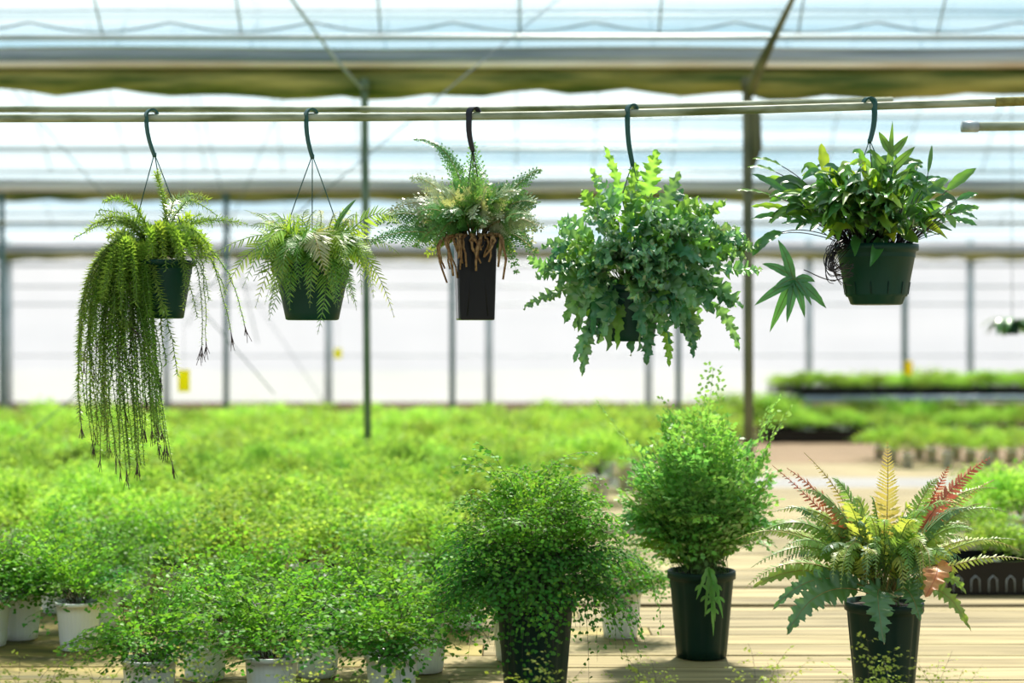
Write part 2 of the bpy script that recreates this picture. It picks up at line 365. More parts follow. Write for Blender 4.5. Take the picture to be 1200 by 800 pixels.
# brace and twine
pipe('diagonal_brace', [W(879, 108, 8.8), W(890, 78, 8.65), W(910, 38, 8.45), W(932, -8, 8.2), W(946, -40, 8.0)], [0.028, 0.028, 0.018, 0.013, 0.012], 'post_moss', 'mossy diagonal brace climbing from the top of the brown post', 'brace')
pipe('diagonal_brace', [W(424, 104, 8.85), W(395, 72, 8.7), W(338, -6, 8.3), W(318, -36, 8.1)], 0.008, 'steel', 'thin grey diagonal brace leaning left from the slim green post', 'brace')
def roof_z(y):
    for (a, b) in SPANS:
        if a <= y <= b: return EAVE + RISE*math.sin(PI*(y-a)/(b-a))**0.85
wires = [((-5, 540), (90, 462), 8.5, 'thin wire slanting down past the left edge above the fern rows'),
         ((15, 105), (150, 262), 10, 'thin guy wire slanting behind the first hanging fern'),
         ((232, 110), (262, 235), 12, 'thin guy wire between the first and second hanging pots'),
         ((330, 120), (290, 215), 12, 'thin guy wire left of the second hook'),
         ((318, 380), (378, 468), 17, 'thin guy wire low on the white wall under the second pot')]
for a, b, d, lab in wires:
    a = W(*a, d); b = W(*b, d)
    hi, lo = (a, b) if a[2] > b[2] else (b, a); u = (hi-lo)/(hi-lo)[2]
    hi = hi+u*(roof_z(d)-0.03-hi[2]); lo = lo-u*(lo[2]-max(0.0, lo[2]-1.0 if lo[2] > 1.7 else 0.0))
    pipe('guy_wire', [hi, lo], 0.0035, 'cable', lab, 'wire', None, 5)
# festooned cable below the first span
P = []
for i in range(200):
    x = -3.6+7.2*i/199; P.append((x, 8.7, CAM_Z+0.0165*20*0.5 + 1.50 - 0.03 - 0.05*abs(math.sin((x+0.3)*PI/0.72)) + 0.0*x))
P = [(a, b, CAM_Z+(400-26)/2000*8.7+(c-(CAM_Z+1.635))*1.0) for a, b, c in P]
pipe('festoon_cable', P, 0.0055, 'cable', 'wavy dark cable looping along the roof above the near gutter', 'cable', None, 6)
P = [(x, 8.75, CAM_Z+(400-12)/2000*8.75) for x in (-9, 9)]
pipe('support_wire', P, 0.004, 'cable', 'taut straight wire carrying the looping roof cable', 'wire', None, 6)

# hanging rods
rod_pts = [(-700, 140), (-100, 139), (200, 138.2), (450, 137.2), (640, 135), (800, 131), (1000, 125), (1200, 118.5), (1700, 102)]
ROD = np.array([W(a, b, 4.0) for a, b in rod_pts])
def rod_z(px):
    xs = [a for a, _ in rod_pts]; return CAM_Z+(400-np.interp(px, xs, [b for _, b in rod_pts]))/500
m = MB(); m.tube(ROD, 0.0095, 'pipe_moss', 12)
rod = tag(obj('hanging_rod', m), 'long mossy grey-green pipe that carries the five hanging pots', 'pipe')
m = MB(); a, b = W(1166, 119.7, 4.0), W(1300, 115.2, 4.0); m.tube([a, b], 0.0108, 'pipe_moss_dark', 12); obj('moss_patch', m, rod, 'brown-green moss sleeve near the right end')
m = MB(); m.tube([W(-900, 128, 5), W(300, 128, 5), W(560, 128.5, 5), W(800, 124, 5), W(1046, 117.5, 5)], 0.0095, 'pipe_moss', 12)
tag(obj('rear_rod', m), 'second thinner-looking pipe just behind the hanging rod, ending beside the last hook', 'pipe')
t = thing('capped_pipe', 'short mossy green pipe with a grey end cap at the right edge', 'pipe', W(1127, 148.5, 4.4))
m = MB(); m.tube([(0.02, 0, 0), (0.9, 0, 0.01)], 0.0115, 'pipe_moss', 14); obj('tube', m, t)
m = MB(); m.tube([(0, 0, 0), (0.042, 0, 0)], 0.0145, 'steel', 14); obj('end_cap', m, t, 'grey end cap')
for px, lab in ((-160, 'left'), (1420, 'right')):     # uprights outside the picture that carry the rods
    x = (px-600)/500
    m = MB(); m.tube([(x, 4.0, 0), (x, 4.0, rod_z(px))], 0.018, 'steel', 10); tag(obj('rod_stand', m), 'steel upright holding the %s end of the hanging rod' % lab, 'post')

# sticky traps
for (px, py, w, h, d, lab) in ((215.5, 446, 14, 26, 10.0, 'larger yellow sticky insect trap hanging left, low behind the trailing fern'),
                               (396, 414, 9, 12, 14.0, 'small yellow sticky trap hanging below the second pot'),
                               (1065, 431, 9, 17, 14.5, 'yellow sticky trap beside the teal post on the right')):
    c = W(px, py, d); ww = w/2000*d/2; hh = h/2000*d/2
    t = thing('sticky_trap', lab, 'insect trap', c)
    m = MB(); m.box(-ww, ww, -0.002, 0.002, -hh, hh, 'yellow'); obj('card', m, t)
    m = MB(); m.tube([(0, 0, hh-0.01), (0, 0, roof_z(d)-c[2])], 0.0012, 'cable', 4); obj('string', m, t)

# ------------------------------------------------------------------ plank bench
BZ = 0.72
bench = thing('plank_bench', 'wide low bench of weathered yellowish wooden planks carrying all the potted ferns', 'bench', (0, 0, 0))
def rough_plank(name, x0, x1, y0, y1, z, mat):
    m = MB(); n = 5; V = []
    for i in range(n):
        x = x0+(x1-x0)*i/(n-1); j = rng.uniform(-0.0015, 0.0015, 4)
        V += [(x, y0+j[0], z-0.024), (x, y0+0.001+j[0], z-0.003), (x, y0+0.004+j[1], z), (x, y1-0.004+j[2], z), (x, y1-0.001+j[3], z-0.003), (x, y1+j[3], z-0.024)]
    F = [(i*6+j, i*6+(j+1) % 6, (i+1)*6+(j+1) % 6, (i+1)*6+j) for i in range(n-1) for j in range(6)]
    F += [(5, 4, 3, 2, 1, 0), tuple((n-1)*6+j for j in range(6))]
    m.add(V, F, mat); return obj(name, m, bench)
y = 3.15
while y < 14.9:
    w = 0.145+rng.uniform(-0.02, 0.02); gap = 0.005
    if abs(y-5.25) < 0.08 or abs(y-5.62) < 0.08: gap = 0.06
    if 6.4 < y < 6.6 or 8.2 < y < 8.4: gap = 0.03
    half = max(2.4, 0.42*y)
    cut = rng.uniform(-0.25, 0.25)*half
    cols = [(-half, cut), (cut+0.004, half)]
    for (a, b) in cols:
        mat = 'wood'
        if (a+b)/2 < 0.0 and y < 8: mat = 'wood_algae'
        if 9.6 < y < 10.4: mat = 'wood_grey'
        if 11.6 < y < 14: mat = 'wood_brown'
        rough_plank('plank', a, b, y, y+w-gap, BZ-0.001*rng.uniform(0, 2), mat)
    y += w
for x in (-4.5, -3, -1.5, 0, 1.5, 3, 4.5):
    y0 = 3.2 if abs(x) < 2.3 else max(3.2, abs(x)/0.42+0.2)
    m = MB(); m.box(x-0.04, x+0.04, y0, 14.8, BZ-0.10, BZ-0.027, 'frame_wood'); obj('joist', m, bench)
    for yy in np.arange(y0+0.1, 14.8, 2.2):
        m = MB(); m.box(x-0.035, x+0.035, yy, yy+0.07, 0, BZ-0.10, 'frame_wood'); obj('leg', m, bench)

# ------------------------------------------------------------------ pots
def round_pot(r1, r0, h, mat, ribs=0, lipw=0.004, liph=0.012, slots=0):
    m = MB()
    fn = None; k = 48
    if ribs:
        k = 96
        fn = lambda a, z: 1+(0.012*(1 if math.sin(a*ribs) > 0 else -1) if z < h-liph-0.002 and z > 0.006 else 0)
    hz = np.linspace(0, h-liph-0.001, 7)
    prof = [(r0*0.93, 0.0)] + [(r0+(r1-r0)*(z/h), z+0.002) for z in hz]
    prof += [(r1+0.001, h-liph), (r1+lipw, h-liph), (r1+lipw, h-0.001), (r1+lipw-0.001, h), (r1-0.001, h), (r1-0.003, h-0.003), (r1-0.004, h-0.03)]
    m.lathe(prof, mat, k, fn=fn)
    return m
def octo_pot(r1, r0, h, mat):
    """tall slit pot: round rim, sides with wide vertical flutes"""
    m = MB(); k = 64
    fn = lambda a, z: 1-(0.05*max(0, math.cos(a*8))**6 if z < h*0.90 else 0)
    prof = [(r0*0.9, 0)]+[(r0+(r1-r0)*t, h*0.9*t+0.001) for t in np.linspace(0, 0.98, 8)]
    prof += [(r1*1.0, h*0.905), (r1+0.006, h*0.91), (r1+0.006, h-0.002), (r1+0.004, h), (r1, h), (r1-0.002, h-0.03)]
    m.lathe(prof, mat, k, fn=fn)
    return m
def soil_disc(r, z):
    m = MB(); m.lathe([(r, z-0.01), (r*0.98, z), (r*0.5, z+0.006), (0.001, z+0.008)], 'soil', 24); return m

WHITE_NEAR = round_pot(0.059, 0.047, 0.130, 'pot_white', ribs=30, lipw=0.0035, liph=0.010).mesh('pot')
SOIL_NEAR = soil_disc(0.0555, 0.115).mesh('soil')
def white_far_mesh():
    m = MB(); m.lathe([(0.044, 0), (0.055, 0.118), (0.059, 0.118), (0.059, 0.13), (0.054, 0.13), (0.052, 0.11), (0.001, 0.11)], 'pot_white', 16); return m.mesh('pot')
WHITE_FAR = white_far_mesh()
DARK_FAR = WHITE_FAR.copy(); DARK_FAR.materials[0] = M['pot_dark']

# ------------------------------------------------------------------ leaf outlines
FAN = ([(0, 0), (0.35, -0.42), (0.75, -0.52), (0.86, -0.16), (0.78, 0.0), (0.90, 0.20), (0.72, 0.52), (0.33, 0.40)], [(0, 1, 2, 3, 4), (0, 4, 5, 6, 7)])
FANS = ([(0, 0), (0.55, -0.48), (0.95, 0.0), (0.55, 0.48)], [(0, 1, 2, 3)])
LANCE = ([(0, 0), (0.12, -0.09), (0.5, -0.085), (0.82, -0.05), (1, 0.0), (0.82, 0.05), (0.5, 0.085), (0.12, 0.09)], [(0, 1, 6, 7), (1, 2, 5, 6), (2, 3, 4, 5)])
LANCE = ([(a, b*1.25) for a, b in LANCE[0]], [(0, 1, 2, 6, 7), (2, 3, 5, 6), (3, 4, 5)])
NEEDLE = ([(0, -0.09), (0.45, -0.14), (1, 0), (0.45, 0.14), (0, 0.09)], [(0, 1, 2, 3, 4)])
TOOTH = ([(0, -0.10), (0.18, -0.17), (0.26, -0.10), (0.45, -0.16), (0.52, -0.09), (0.72, -0.12), (0.78, -0.06), (1, 0.0), (0.80, 0.07), (0.70, 0.13), (0.52, 0.09), (0.42, 0.16), (0.27, 0.10), (0.16, 0.17), (0, 0.10)],
         [(0, 1, 2, 12, 13, 14), (2, 3, 4, 10, 11, 12), (4, 5, 6, 8, 9, 10), (6, 7, 8)])
LOBED = ([(0, 0), (0.22, -0.30), (0.36, -0.16), (0.60, -0.34), (0.68, -0.12), (1.0, 0.0), (0.70, 0.14), (0.58, 0.34), (0.35, 0.17), (0.20, 0.30)], [(0, 1, 2, 8, 9), (2, 3, 4, 6, 7, 8), (4, 5, 6)])

# ------------------------------------------------------------------ frond kinds (all take a path in local space)
def arch(L, a0, a1, p=1.0, n=16, wob=0.0):
    s = np.linspace(0, 1, n); a = a0+(a1-a0)*s**p
    dx = np.sin(a); dz = np.cos(a); st = L/(n-1)
    x = np.concatenate([[0], np.cumsum((dx[1:]+dx[:-1])/2)*st]); z = np.concatenate([[0], np.cumsum((dz[1:]+dz[:-1])/2)*st])
    y = wob*np.sin(s*PI*rng.uniform(0.6, 1.6))*L
    return np.stack([x, y, z], 1)

def maidenhair(mb, P, width=0.42, size=0.010, mat='maiden', stem='stem_dark', start=0.28, step=0.02, sstep=0.010, tmpl=FAN, flop=0.5, rad=0.0009, up=(0, 0, 1), upn=0.7, sec=True):
    L = length(P); T, S, N = frames(P, up)
    mb.tube(P, np.linspace(rad, rad*0.4, len(P)), stem, 3, False)
    O, D, SS, Z = [], [], [], []
    ts = np.arange(start, 1.0, step/L)
    for i, t in enumerate(ts):
        o = at(P, np.array([t]))[0]; tt = at(T, np.array([t]))[0]; ss = at(S, np.array([t]))[0]; nn = at(N, np.array([t]))[0]
        sg = 1 if i % 2 else -1
        u = (t-start)/(1-start)
        bl = L*width*(1-u)**0.75*(0.55+0.45*min(1, u*5))*rng.uniform(0.8, 1.15)
        if bl < size*1.2: bl = size*1.2
        a = math.radians(rng.uniform(48, 68))
        d = tt*math.cos(a)+ss*sg*math.sin(a)+nn*rng.normal(0, 0.16)
        nk = 5; q = np.linspace(0, 1, nk)[:, None]
        B = o+d*bl*q - np.array([0, 0, 1.0])*bl*flop*0.5*q**2 + jit(nk, bl*0.012)*q
        if bl > 0.025: mb.tube(B, np.linspace(rad*0.6, rad*0.3, nk), stem, 3, False)
        bt = unit(np.gradient(B, axis=0)); bs = unit(np.cross(bt, nn[None]+1e-6))
        us = np.arange(0.12, 1.0, sstep/bl)
        for j, v in enumerate(us):
            va = np.array([v]); bo = at(B, va)[0]; bd = at(bt, va)[0]; bb = at(bs, va)[0]*(1 if j % 2 else -1)
            if sec and bl > 0.06 and v < 0.6 and j % 3 == 0:
                sl = bl*0.42*(1-v); dd = unit(bd*0.6+bb*0.8)
                for w_ in np.arange(0.25, 1.01, sstep/sl*0.9):
                    O.append(bo+dd*sl*w_); sgn = 1 if int(w_*97) % 2 else -1
                    D.append(dd*0.5+bd*0.7*sgn); SS.append(np.cross(dd, nn)); Z.append(size*rng.uniform(0.75, 1.1))
            else:
                O.append(bo); D.append(bd*0.45+bb*0.9); SS.append(bd); Z.append(size*rng.uniform(0.8, 1.15)*(1-0.25*v))
        O.append(B[-1]); D.append(bt[-1]); SS.append(bs[-1]); Z.append(size*0.9)
    O = np.array(O); D = np.array(D); SS = np.array(SS)
    # leaflets lie fairly flat: side vector pushed towards horizontal
    Nn = unit(np.cross(unit(D), unit(SS))); Nn = np.where(Nn[:, 2:3] < 0, -Nn, Nn)
    Nn = unit(Nn*(1-upn)+np.array([0, -0.25, 1.0])*upn+jit(len(O), 0.32))
    D = D-Nn*np.sum(D*Nn, 1)[:, None]*0.6 + jit(len(O), 0.15)
    D[:, 2] -= 0.25*flop
    SS = np.cross(Nn, unit(D))
    mb.leaflets(*tmpl, O, D, SS, Z, mat, cup=0.12)

def pinnate(mb, P, plen, mat, stem, spacing=0.008, tmpl=LANCE, start=0.12, ang=62, droop=0.25, rad=0.0014, up=(0, 0, 1), prof=None, cup=0.15, wscale=1.0, lift=0.0):
    L = length(P); T, S, N = frames(P, up)
    mb.tube(P, np.linspace(rad, rad*0.35, len(P)), stem, 4, False)
    ts = np.arange(start, 0.995, spacing/L); n = len(ts)
    u = (ts-start)/(1-start)
    pr = prof(u) if prof else np.minimum(1, 0.55+u*2.2)*(1-u)**0.62
    t_ = np.array(tmpl[0]); t_ = t_*np.array([1, wscale])
    for sg in (-1, 1):
        a = np.radians(ang+rng.normal(0, 4, n)-18*u)
        o = at(P, ts+rng.normal(0, 0.1*spacing/L, n)); tt = at(T, ts); ss = at(S, ts)*sg; nn = at(N, ts)
        d = tt*np.cos(a)[:, None]+ss*np.sin(a)[:, None]+nn*lift-nn*rng.normal(droop*0.5, 0.10, n)[:, None]
        d[:, 2] -= droop*0.4
        mb.leaflets(t_.tolist(), tmpl[1], o, d, tt*sg, np.maximum(plen*pr*rng.uniform(0.88, 1.08, n), plen*0.1), mat, cup=cup*sg*0+cup)

def bipinnate(mb, P, plen, mat, stem, spacing=0.014, start=0.1, tmpl=LOBED, sub=0.0055, up=(0, 0, 1), rad=0.0012, size=0.011, prof=None, ang=58, droop=0.15):
    """triangular lacy frond: pinnae set with small pointed pinnules"""
    L = length(P); T, S, N = frames(P, up)
    mb.tube(P, np.linspace(rad, rad*0.3, len(P)), stem, 3, False)
    O, D, SS, Z = [], [], [], []
    for sg in (-1, 1):
        for t in np.arange(start, 0.97, spacing/L):
            u = (t-start)/(1-start); bl = plen*((prof(u)) if prof else (1-u)**0.9*min(1, 0.6+u*3))*rng.uniform(0.9, 1.1)
            ta = np.array([t]); o = at(P, ta)[0]; tt = at(T, ta)[0]; ss = at(S, ta)[0]*sg; nn = at(N, ta)[0]
            a = math.radians(ang-15*u+rng.normal(0, 4)); d = tt*math.cos(a)+ss*math.sin(a)-nn*rng.normal(droop, 0.08)
            vs_ = np.arange(0.06, 1.0, sub/max(bl, 0.004))
            for j, v in enumerate(vs_):
                for s2 in (-1, 1):
                    O.append(o+d*bl*v-np.array([0, 0, 1])*droop*bl*v*v*0.6); side = np.cross(d, nn)*s2
                    D.append(d*0.65+side*0.8); SS.append(d*s2); Z.append(size*(1-0.7*v)*(0.5+0.5*bl/plen)*rng.uniform(0.85, 1.15))
            O.append(o+d*bl); D.append(d); SS.append(np.cross(d, nn)); Z.append(size*0.5)
    mb.leaflets(*tmpl, np.array(O), np.array(D)+jit(len(O), 0.06), np.array(SS)+jit(len(O), 0.12), np.array(Z), mat, cup=0.1)

def blade(mb, P, half, mat, up=(0, 0, 1), lobes=0, depth=0.0, ruffle=0.0, rn=5, n=None, fwd=0.35, fold=0.18, vein=None, wprof=None, teeth=0.0, m_=2, curl=0.0):
    """broad leaf on a grid: half = widest half width; lobes per side cut to depth; ruffled rim"""
    n = n or max(12, lobes*6); 
    t = np.linspace(0, 1, n); Q = at(P, t); T, S, N = frames(Q, up)
    env = (wprof(t) if wprof else np.sin(PI*np.clip(t*0.94+0.05, 0, 1))**0.65)
    ph = rng.uniform(0, 6)
    rows = []
    for sg in (-1, 1):
        if lobes:
            c = (t*lobes+(0.25 if sg > 0 else 0)) % 1.0
            lob = 1-depth*(1-np.clip(np.where(c < 0.72, (c/0.72)**0.8, (1-c)/0.28), 0, 1))
            if teeth: lob = lob*(1-teeth*(np.arange(n) % 2))
        else:
            lob = 1-teeth*(np.arange(n) % 2)
        w = half*env*lob*rng.uniform(0.95, 1.05)
        for k in range(1, m_+1):
            f = k/m_
            ww = w*f if f == 1 else np.minimum(half*env*(1-depth)*0.9, w)*f*1.1
            z = fold*ww + half*ruffle*f**2*(np.sin(t*rn*2*PI+ph+sg)+0.6*np.sin(t*rn*3.7*PI+ph*2)) - curl*ww**2/half
            rows.append((sg*k, Q+S*(sg*ww)[:, None]+T*(ww*fwd)[:, None]+N*z[:, None]))
    rows.append((0, Q)); rows.sort(key=lambda r: r[0])
    V = np.stack([r[1] for r in rows], 1); k = V.shape[1]
    F = [(i*k+j, i*k+j+1, (i+1)*k+j+1, (i+1)*k+j) for i in range(n-1) for j in range(k-1)]
    mb.add(V.reshape(-1, 3), F, mat, True)
    if vein: mb.tube(Q+N*0.0006, np.linspace(0.0011, 0.0004, n), vein, 3, False)

def tassel_stem(mb, P, mat, nl=0.015, spacing=0.0014, tips=0, rad=0.0014, taper=0.85):
    L = length(P); T, S, N = frames(P, (0.1, -1, 0.05)); n = int(L/spacing); ts = np.linspace(0.0, 1, n)
    mb.tube(P, np.linspace(rad, rad*0.6, len(P)), 'stem_green', 4, False)
    ph = np.arange(n)*2.399+rng.uniform(0, 6)
    o = at(P, ts); tt = at(T, ts); rad_ = at(S, ts)*np.cos(ph)[:, None]+at(N, ts)*np.sin(ph)[:, None]
    fw = rng.normal(0.42, 0.12, n)[:, None]
    d = tt*fw+rad_*0.9
    sz = nl*(1-(1-taper)*ts**2)*rng.uniform(0.8, 1.15, n)
    mb.leaflets(*NEEDLE, o, d, np.cross(d, tt), sz, mat, cup=-0.12)
    for k in range(tips):
        e = P[-1]; d = unit(T[-1]+jit(1, 0.12)[0]+np.array([0, 0, -0.3])); l = rng.uniform(0.02, 0.04); m1 = e+d*l*0.5
        for q in (-1, 1):
            e2 = m1+unit(d+S[-1]*q*0.16+jit(1, 0.1)[0])*l*0.6+np.array([0, 0, -0.004])
            mb.tube([e, m1, e2], [0.0008, 0.0007, 0.0006], 'stem_purple', 4)

# ------------------------------------------------------------------ hanging plants
def hanger(t, c, hook_px, hook_top, split, targets, mat, flip=1, d=4.0, strap=False):
    """plastic hook over the rod and three rods down to the pot rim; c = thing's location"""
    c = np.asarray(c); zr = rod_z(hook_px); X = (hook_px-600)/500
    R = 0.0165; pts = []
    for a in np.linspace(-35, 200, 14):
        r = math.radians(a); pts.append((X+0.0035*flip+flip*0.75*R*math.cos(r), d-0.004+0.006*math.cos(r), zr+0.003+R*math.sin(r)*0.98))
    s = np.asarray(split, float)
    top = np.array(pts[-1])
    pts += [tuple(top*(1-f)+s*f+np.array([-flip*0.004*math.sin(PI*f), -0.003, 0])) for f in (0.2, 0.4, 0.6, 0.8, 1.0)]
    P = np.array(pts)-c
    m = MB(); n = len(P); w = np.concatenate([np.linspace(0.0032, 0.0078, 8), np.linspace(0.0078, 0.0055, n-8)])
    T = unit(np.gradient(P, axis=0)); side = unit(np.array([0.6 if not strap else 0.95, -0.8 if not strap else -0.3, 0])); S = np.repeat(side[None], n, 0); Nn = unit(np.cross(T, S))
    V = np.stack([P-S*w[:, None]-Nn*0.0024, P+S*w[:, None]-Nn*0.0024, P+S*w[:, None]+Nn*0.0024, P-S*w[:, None]+Nn*0.0024], 1)
    F = [(i*4+j, i*4+(j+1) % 4, (i+1)*4+(j+1) % 4, (i+1)*4+j) for i in range(n-1) for j in range(4)]+[(3, 2, 1, 0), tuple((n-1)*4+j for j in range(4))]
    m.add(V.reshape(-1, 3), F, mat); hk = obj('hook', m, t)
    for q in targets:
        q = np.asarray(q)-c; s0 = s-c
        m = MB(); mid = (s0+q)/2+unit(q-s0)*0+np.array([(q-s0)[0]*0.06, 0, 0.0])
        m.tube(bez(s0+np.array([0, 0, 0.004]), mid, q, 8), 0.0013, mat, 5); obj('hanger_wire', m, t)
    m = MB(); m.tube([s-c+np.array([0, 0, 0.006]), s-c-np.array([0, 0, 0.004])], 0.0048, mat, 8); obj('joint', m, t)

def frond_obj(name, t, mb, label=None): return obj(name, mb, t, label)

# --- 1: tassel fern
c = W(188, 373, 4.0)
t = thing('hanging_fern', 'hanging green pot spilling long stringy tassel fern stems down its left side', 'hanging plant', c)
pm = round_pot(0.077, 0.054, 0.135, 'pot_green', lipw=0.005, liph=0.012); obj('pot', pm, t); obj('soil', soil_disc(0.073, 0.125), t)
hanger(t, c, 176.5, 127, W(181, 182, 4.0), [W(149, 305, 4.0), W(187, 304, 3.925)+np.array([0, 0.15, 0]), W(226, 305, 4.0)], 'hook_green', 1)
def tas(p0, p1, p2, p3, dz, mat='tassel', tips=0, nl=0.015, **k):
    d0, d3 = dz
    P = bez(W(*p0, d0)-c, W(*p1, (d0*2+d3)/3)-c, W(*p2, (d0+2*d3)/3)-c, 22, W(*p3, d3)-c)
    P[1:-1] += jit(20, 0.0010); q_ = np.linspace(0, 1, 22)[:, None]; P = P+q_*np.sin(q_*rng.uniform(5, 11)+rng.uniform(0, 6))*rng.uniform(-0.006, 0.006)*np.array([1, 0.6, 0])
    m = MB(); tassel_stem(m, P, mat, nl, tips=tips, **k); frond_obj('stem', t, m)
for k in range(76):      # main cascade, left of and in front of the pot
    f = rng.uniform(0, 1); x3 = 92+108*f+rng.normal(0, 5); y3 = 555-abs(f-0.55)*75-abs(rng.normal(0, 1))*38
    if k % 4 == 0: y3 -= rng.uniform(60, 130)
    x0 = 150+34*f; 
    d3 = 3.88+rng.uniform(-0.05, 0.12); 
    tas((x0+12, 300), (x0-30+rng.normal(0, 8), 255+rng.uniform(0, 30)), (x3-12+rng.normal(0, 8), 350+rng.normal(0, 25)), (x3, y3), (3.97, d3), 'tassel', tips=3 if k % 3 == 0 else 0, nl=rng.uniform(0.016, 0.021))
for k in range(30):      # short thick ones over the left rim
    x3 = rng.uniform(98, 170); y3 = rng.uniform(330, 410)
    tas((165, 302), (140, 262+rng.uniform(-10, 20)), (x3, 300), (x3-4, y3), (3.95, 3.86+rng.uniform(-0.03, 0.06)), 'tassel', nl=0.017)
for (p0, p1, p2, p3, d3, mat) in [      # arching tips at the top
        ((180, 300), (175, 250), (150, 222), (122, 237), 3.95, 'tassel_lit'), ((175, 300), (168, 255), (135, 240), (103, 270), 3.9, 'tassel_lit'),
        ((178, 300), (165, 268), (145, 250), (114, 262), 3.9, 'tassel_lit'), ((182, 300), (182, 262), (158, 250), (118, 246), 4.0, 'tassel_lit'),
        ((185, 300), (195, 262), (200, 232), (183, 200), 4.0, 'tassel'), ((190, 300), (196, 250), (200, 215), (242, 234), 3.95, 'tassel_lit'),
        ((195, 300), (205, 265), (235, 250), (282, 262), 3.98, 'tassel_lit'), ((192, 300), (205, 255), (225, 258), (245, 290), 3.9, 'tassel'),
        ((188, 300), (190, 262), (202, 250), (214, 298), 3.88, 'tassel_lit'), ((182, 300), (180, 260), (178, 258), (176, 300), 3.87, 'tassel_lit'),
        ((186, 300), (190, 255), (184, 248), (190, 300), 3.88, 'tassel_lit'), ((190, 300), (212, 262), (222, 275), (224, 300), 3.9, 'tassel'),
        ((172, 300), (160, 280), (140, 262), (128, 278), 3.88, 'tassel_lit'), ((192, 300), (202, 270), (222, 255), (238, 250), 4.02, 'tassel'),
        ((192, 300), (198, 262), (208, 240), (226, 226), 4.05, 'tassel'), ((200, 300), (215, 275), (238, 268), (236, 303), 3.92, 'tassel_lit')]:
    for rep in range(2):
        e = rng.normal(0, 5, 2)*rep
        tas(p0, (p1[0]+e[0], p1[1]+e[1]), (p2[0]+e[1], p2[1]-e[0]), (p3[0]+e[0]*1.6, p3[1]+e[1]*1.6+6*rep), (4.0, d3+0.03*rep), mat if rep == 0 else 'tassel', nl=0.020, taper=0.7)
for (p1, p2, p3, d3, tp) in [((214, 262), (244, 300), (236, 405), 3.92, 5), ((222, 258), (250, 300), (240, 400), 3.94, 4), ((210, 270), (224, 320), (229, 372), 3.9, 0),
                             ((208, 270), (216, 300), (214, 362), 3.9, 0), ((226, 256), (262, 300), (268, 388), 3.98, 3), ((240, 250), (270, 320), (288, 380), 4.0, 3),
                             ((212, 262), (238, 305), (245, 352), 3.93, 0), ((232, 262), (255, 310), (262, 345), 4.0, 0)]:
    tas((200, 302), p1, p2, p3, (3.98, d3), 'tassel', tips=tp, nl=0.013)
for (p1, p2, p3, d3) in [((150, 330), (176, 380), (203, 540), 3.9), ((165, 330), (190, 420), (193, 520), 3.92), ((160, 340), (196, 400), (188, 440), 3.92)]:
    tas((170, 302), p1, p2, p3, (3.95, d3), 'tassel', tips=4, nl=0.012)

# --- 2: narrow-leaved fern
c = W(366, 375, 4.0)
t = thing('hanging_fern', 'hanging green pot nearly hidden by feathery fern fronds, a pale yellowish frond in front', 'hanging plant', c)
pm = round_pot(0.090, 0.062, 0.132, 'pot_green', lipw=0.005, liph=0.012); obj('pot', pm, t); obj('soil', soil_disc(0.086, 0.125), t)
hanger(t, c, 363.5, 129, W(366, 184, 4.0), [W(322, 310, 4.0), W(366, 308, 4.075), W(410, 310, 4.0)], 'hook_green', 1)
def sw(p0, p1, p3, d3, plen, mat='sword', upv=(0, -0.6, 0.8), d0=4.0, sp=0.0075, lab=None, droop=0.25, ws=0.62, dm=None, stem='stem_green', **k):
    P = bez(W(*p0, d0)-c, W(*p1, dm or (d0+d3)/2)-c, W(*p3, d3)-c, 18)
    m = MB(); pinnate(m, P, plen*1.45, mat, stem, sp*1.3, LANCE, start=k.pop('start', 0.05), up=upv, droop=droop, wscale=ws, **k); frond_obj('frond', t, m, lab)
sw((366, 305), (360, 232), (381, 322), 3.82, 0.048, 'sword_pale', (0, -1, 0.5), lab='broad pale yellowish frond facing the viewer', sp=0.0075, start=0.25, ws=0.75, dm=3.86, stem='stem_tan')
sw((350, 300), (300, 255), (262, 345), 3.92, 0.040, 'sword_lit', (0, -0.9, 0.5))
sw((350, 300), (322, 240), (284, 338), 3.88, 0.038, 'sword', (0, -0.9, 0.5))
sw((350, 300), (325, 250), (246, 300), 3.95, 0.038, 'sword_lit', (0, -0.6, 0.8))
sw((372, 300), (420, 235), (424, 345), 3.9, 0.034, 'sword', (0, -0.9, 0.3))
sw((380, 300), (430, 262), (462, 372), 3.96, 0.034, 'sword_lit', (0, -0.9, 0.5))
sw((380, 300), (440, 262), (437, 350), 3.9, 0.032, 'sword_lit', (0, -0.9, 0.5))
sw((378, 300), (430, 260), (468, 298), 4.02, 0.030, 'sword_lit', (0, -0.6, 0.7))
sw((352, 300), (330, 238), (306, 300), 3.84, 0.044, 'sword_lit', (0, -1, 0.4))
sw((385, 300), (412, 240), (400, 330), 3.82, 0.040, 'sword', (0, -1, 0.4))
sw((345, 300), (338, 245), (330, 330), 3.83, 0.044, 'sword', (0, -1, 0.4))
sw((385, 300), (440, 225), (470, 262), 3.98, 0.034, 'sword_lit', (0, -0.9, 0.4))
sw((360, 305), (335, 300), (315, 376), 3.85, 0.040, 'sword', (0, -1, 0.3))
sw((370, 305), (395, 292), (372, 392), 3.84, 0.042, 'sword', (0, -1, 0.3))
sw((358, 305), (340, 290), (338, 358), 3.84, 0.038, 'sword', (0, -1, 0.3))
sw((372, 305), (400, 300), (392, 352), 3.83, 0.036, 'sword', (0, -1, 0.3))
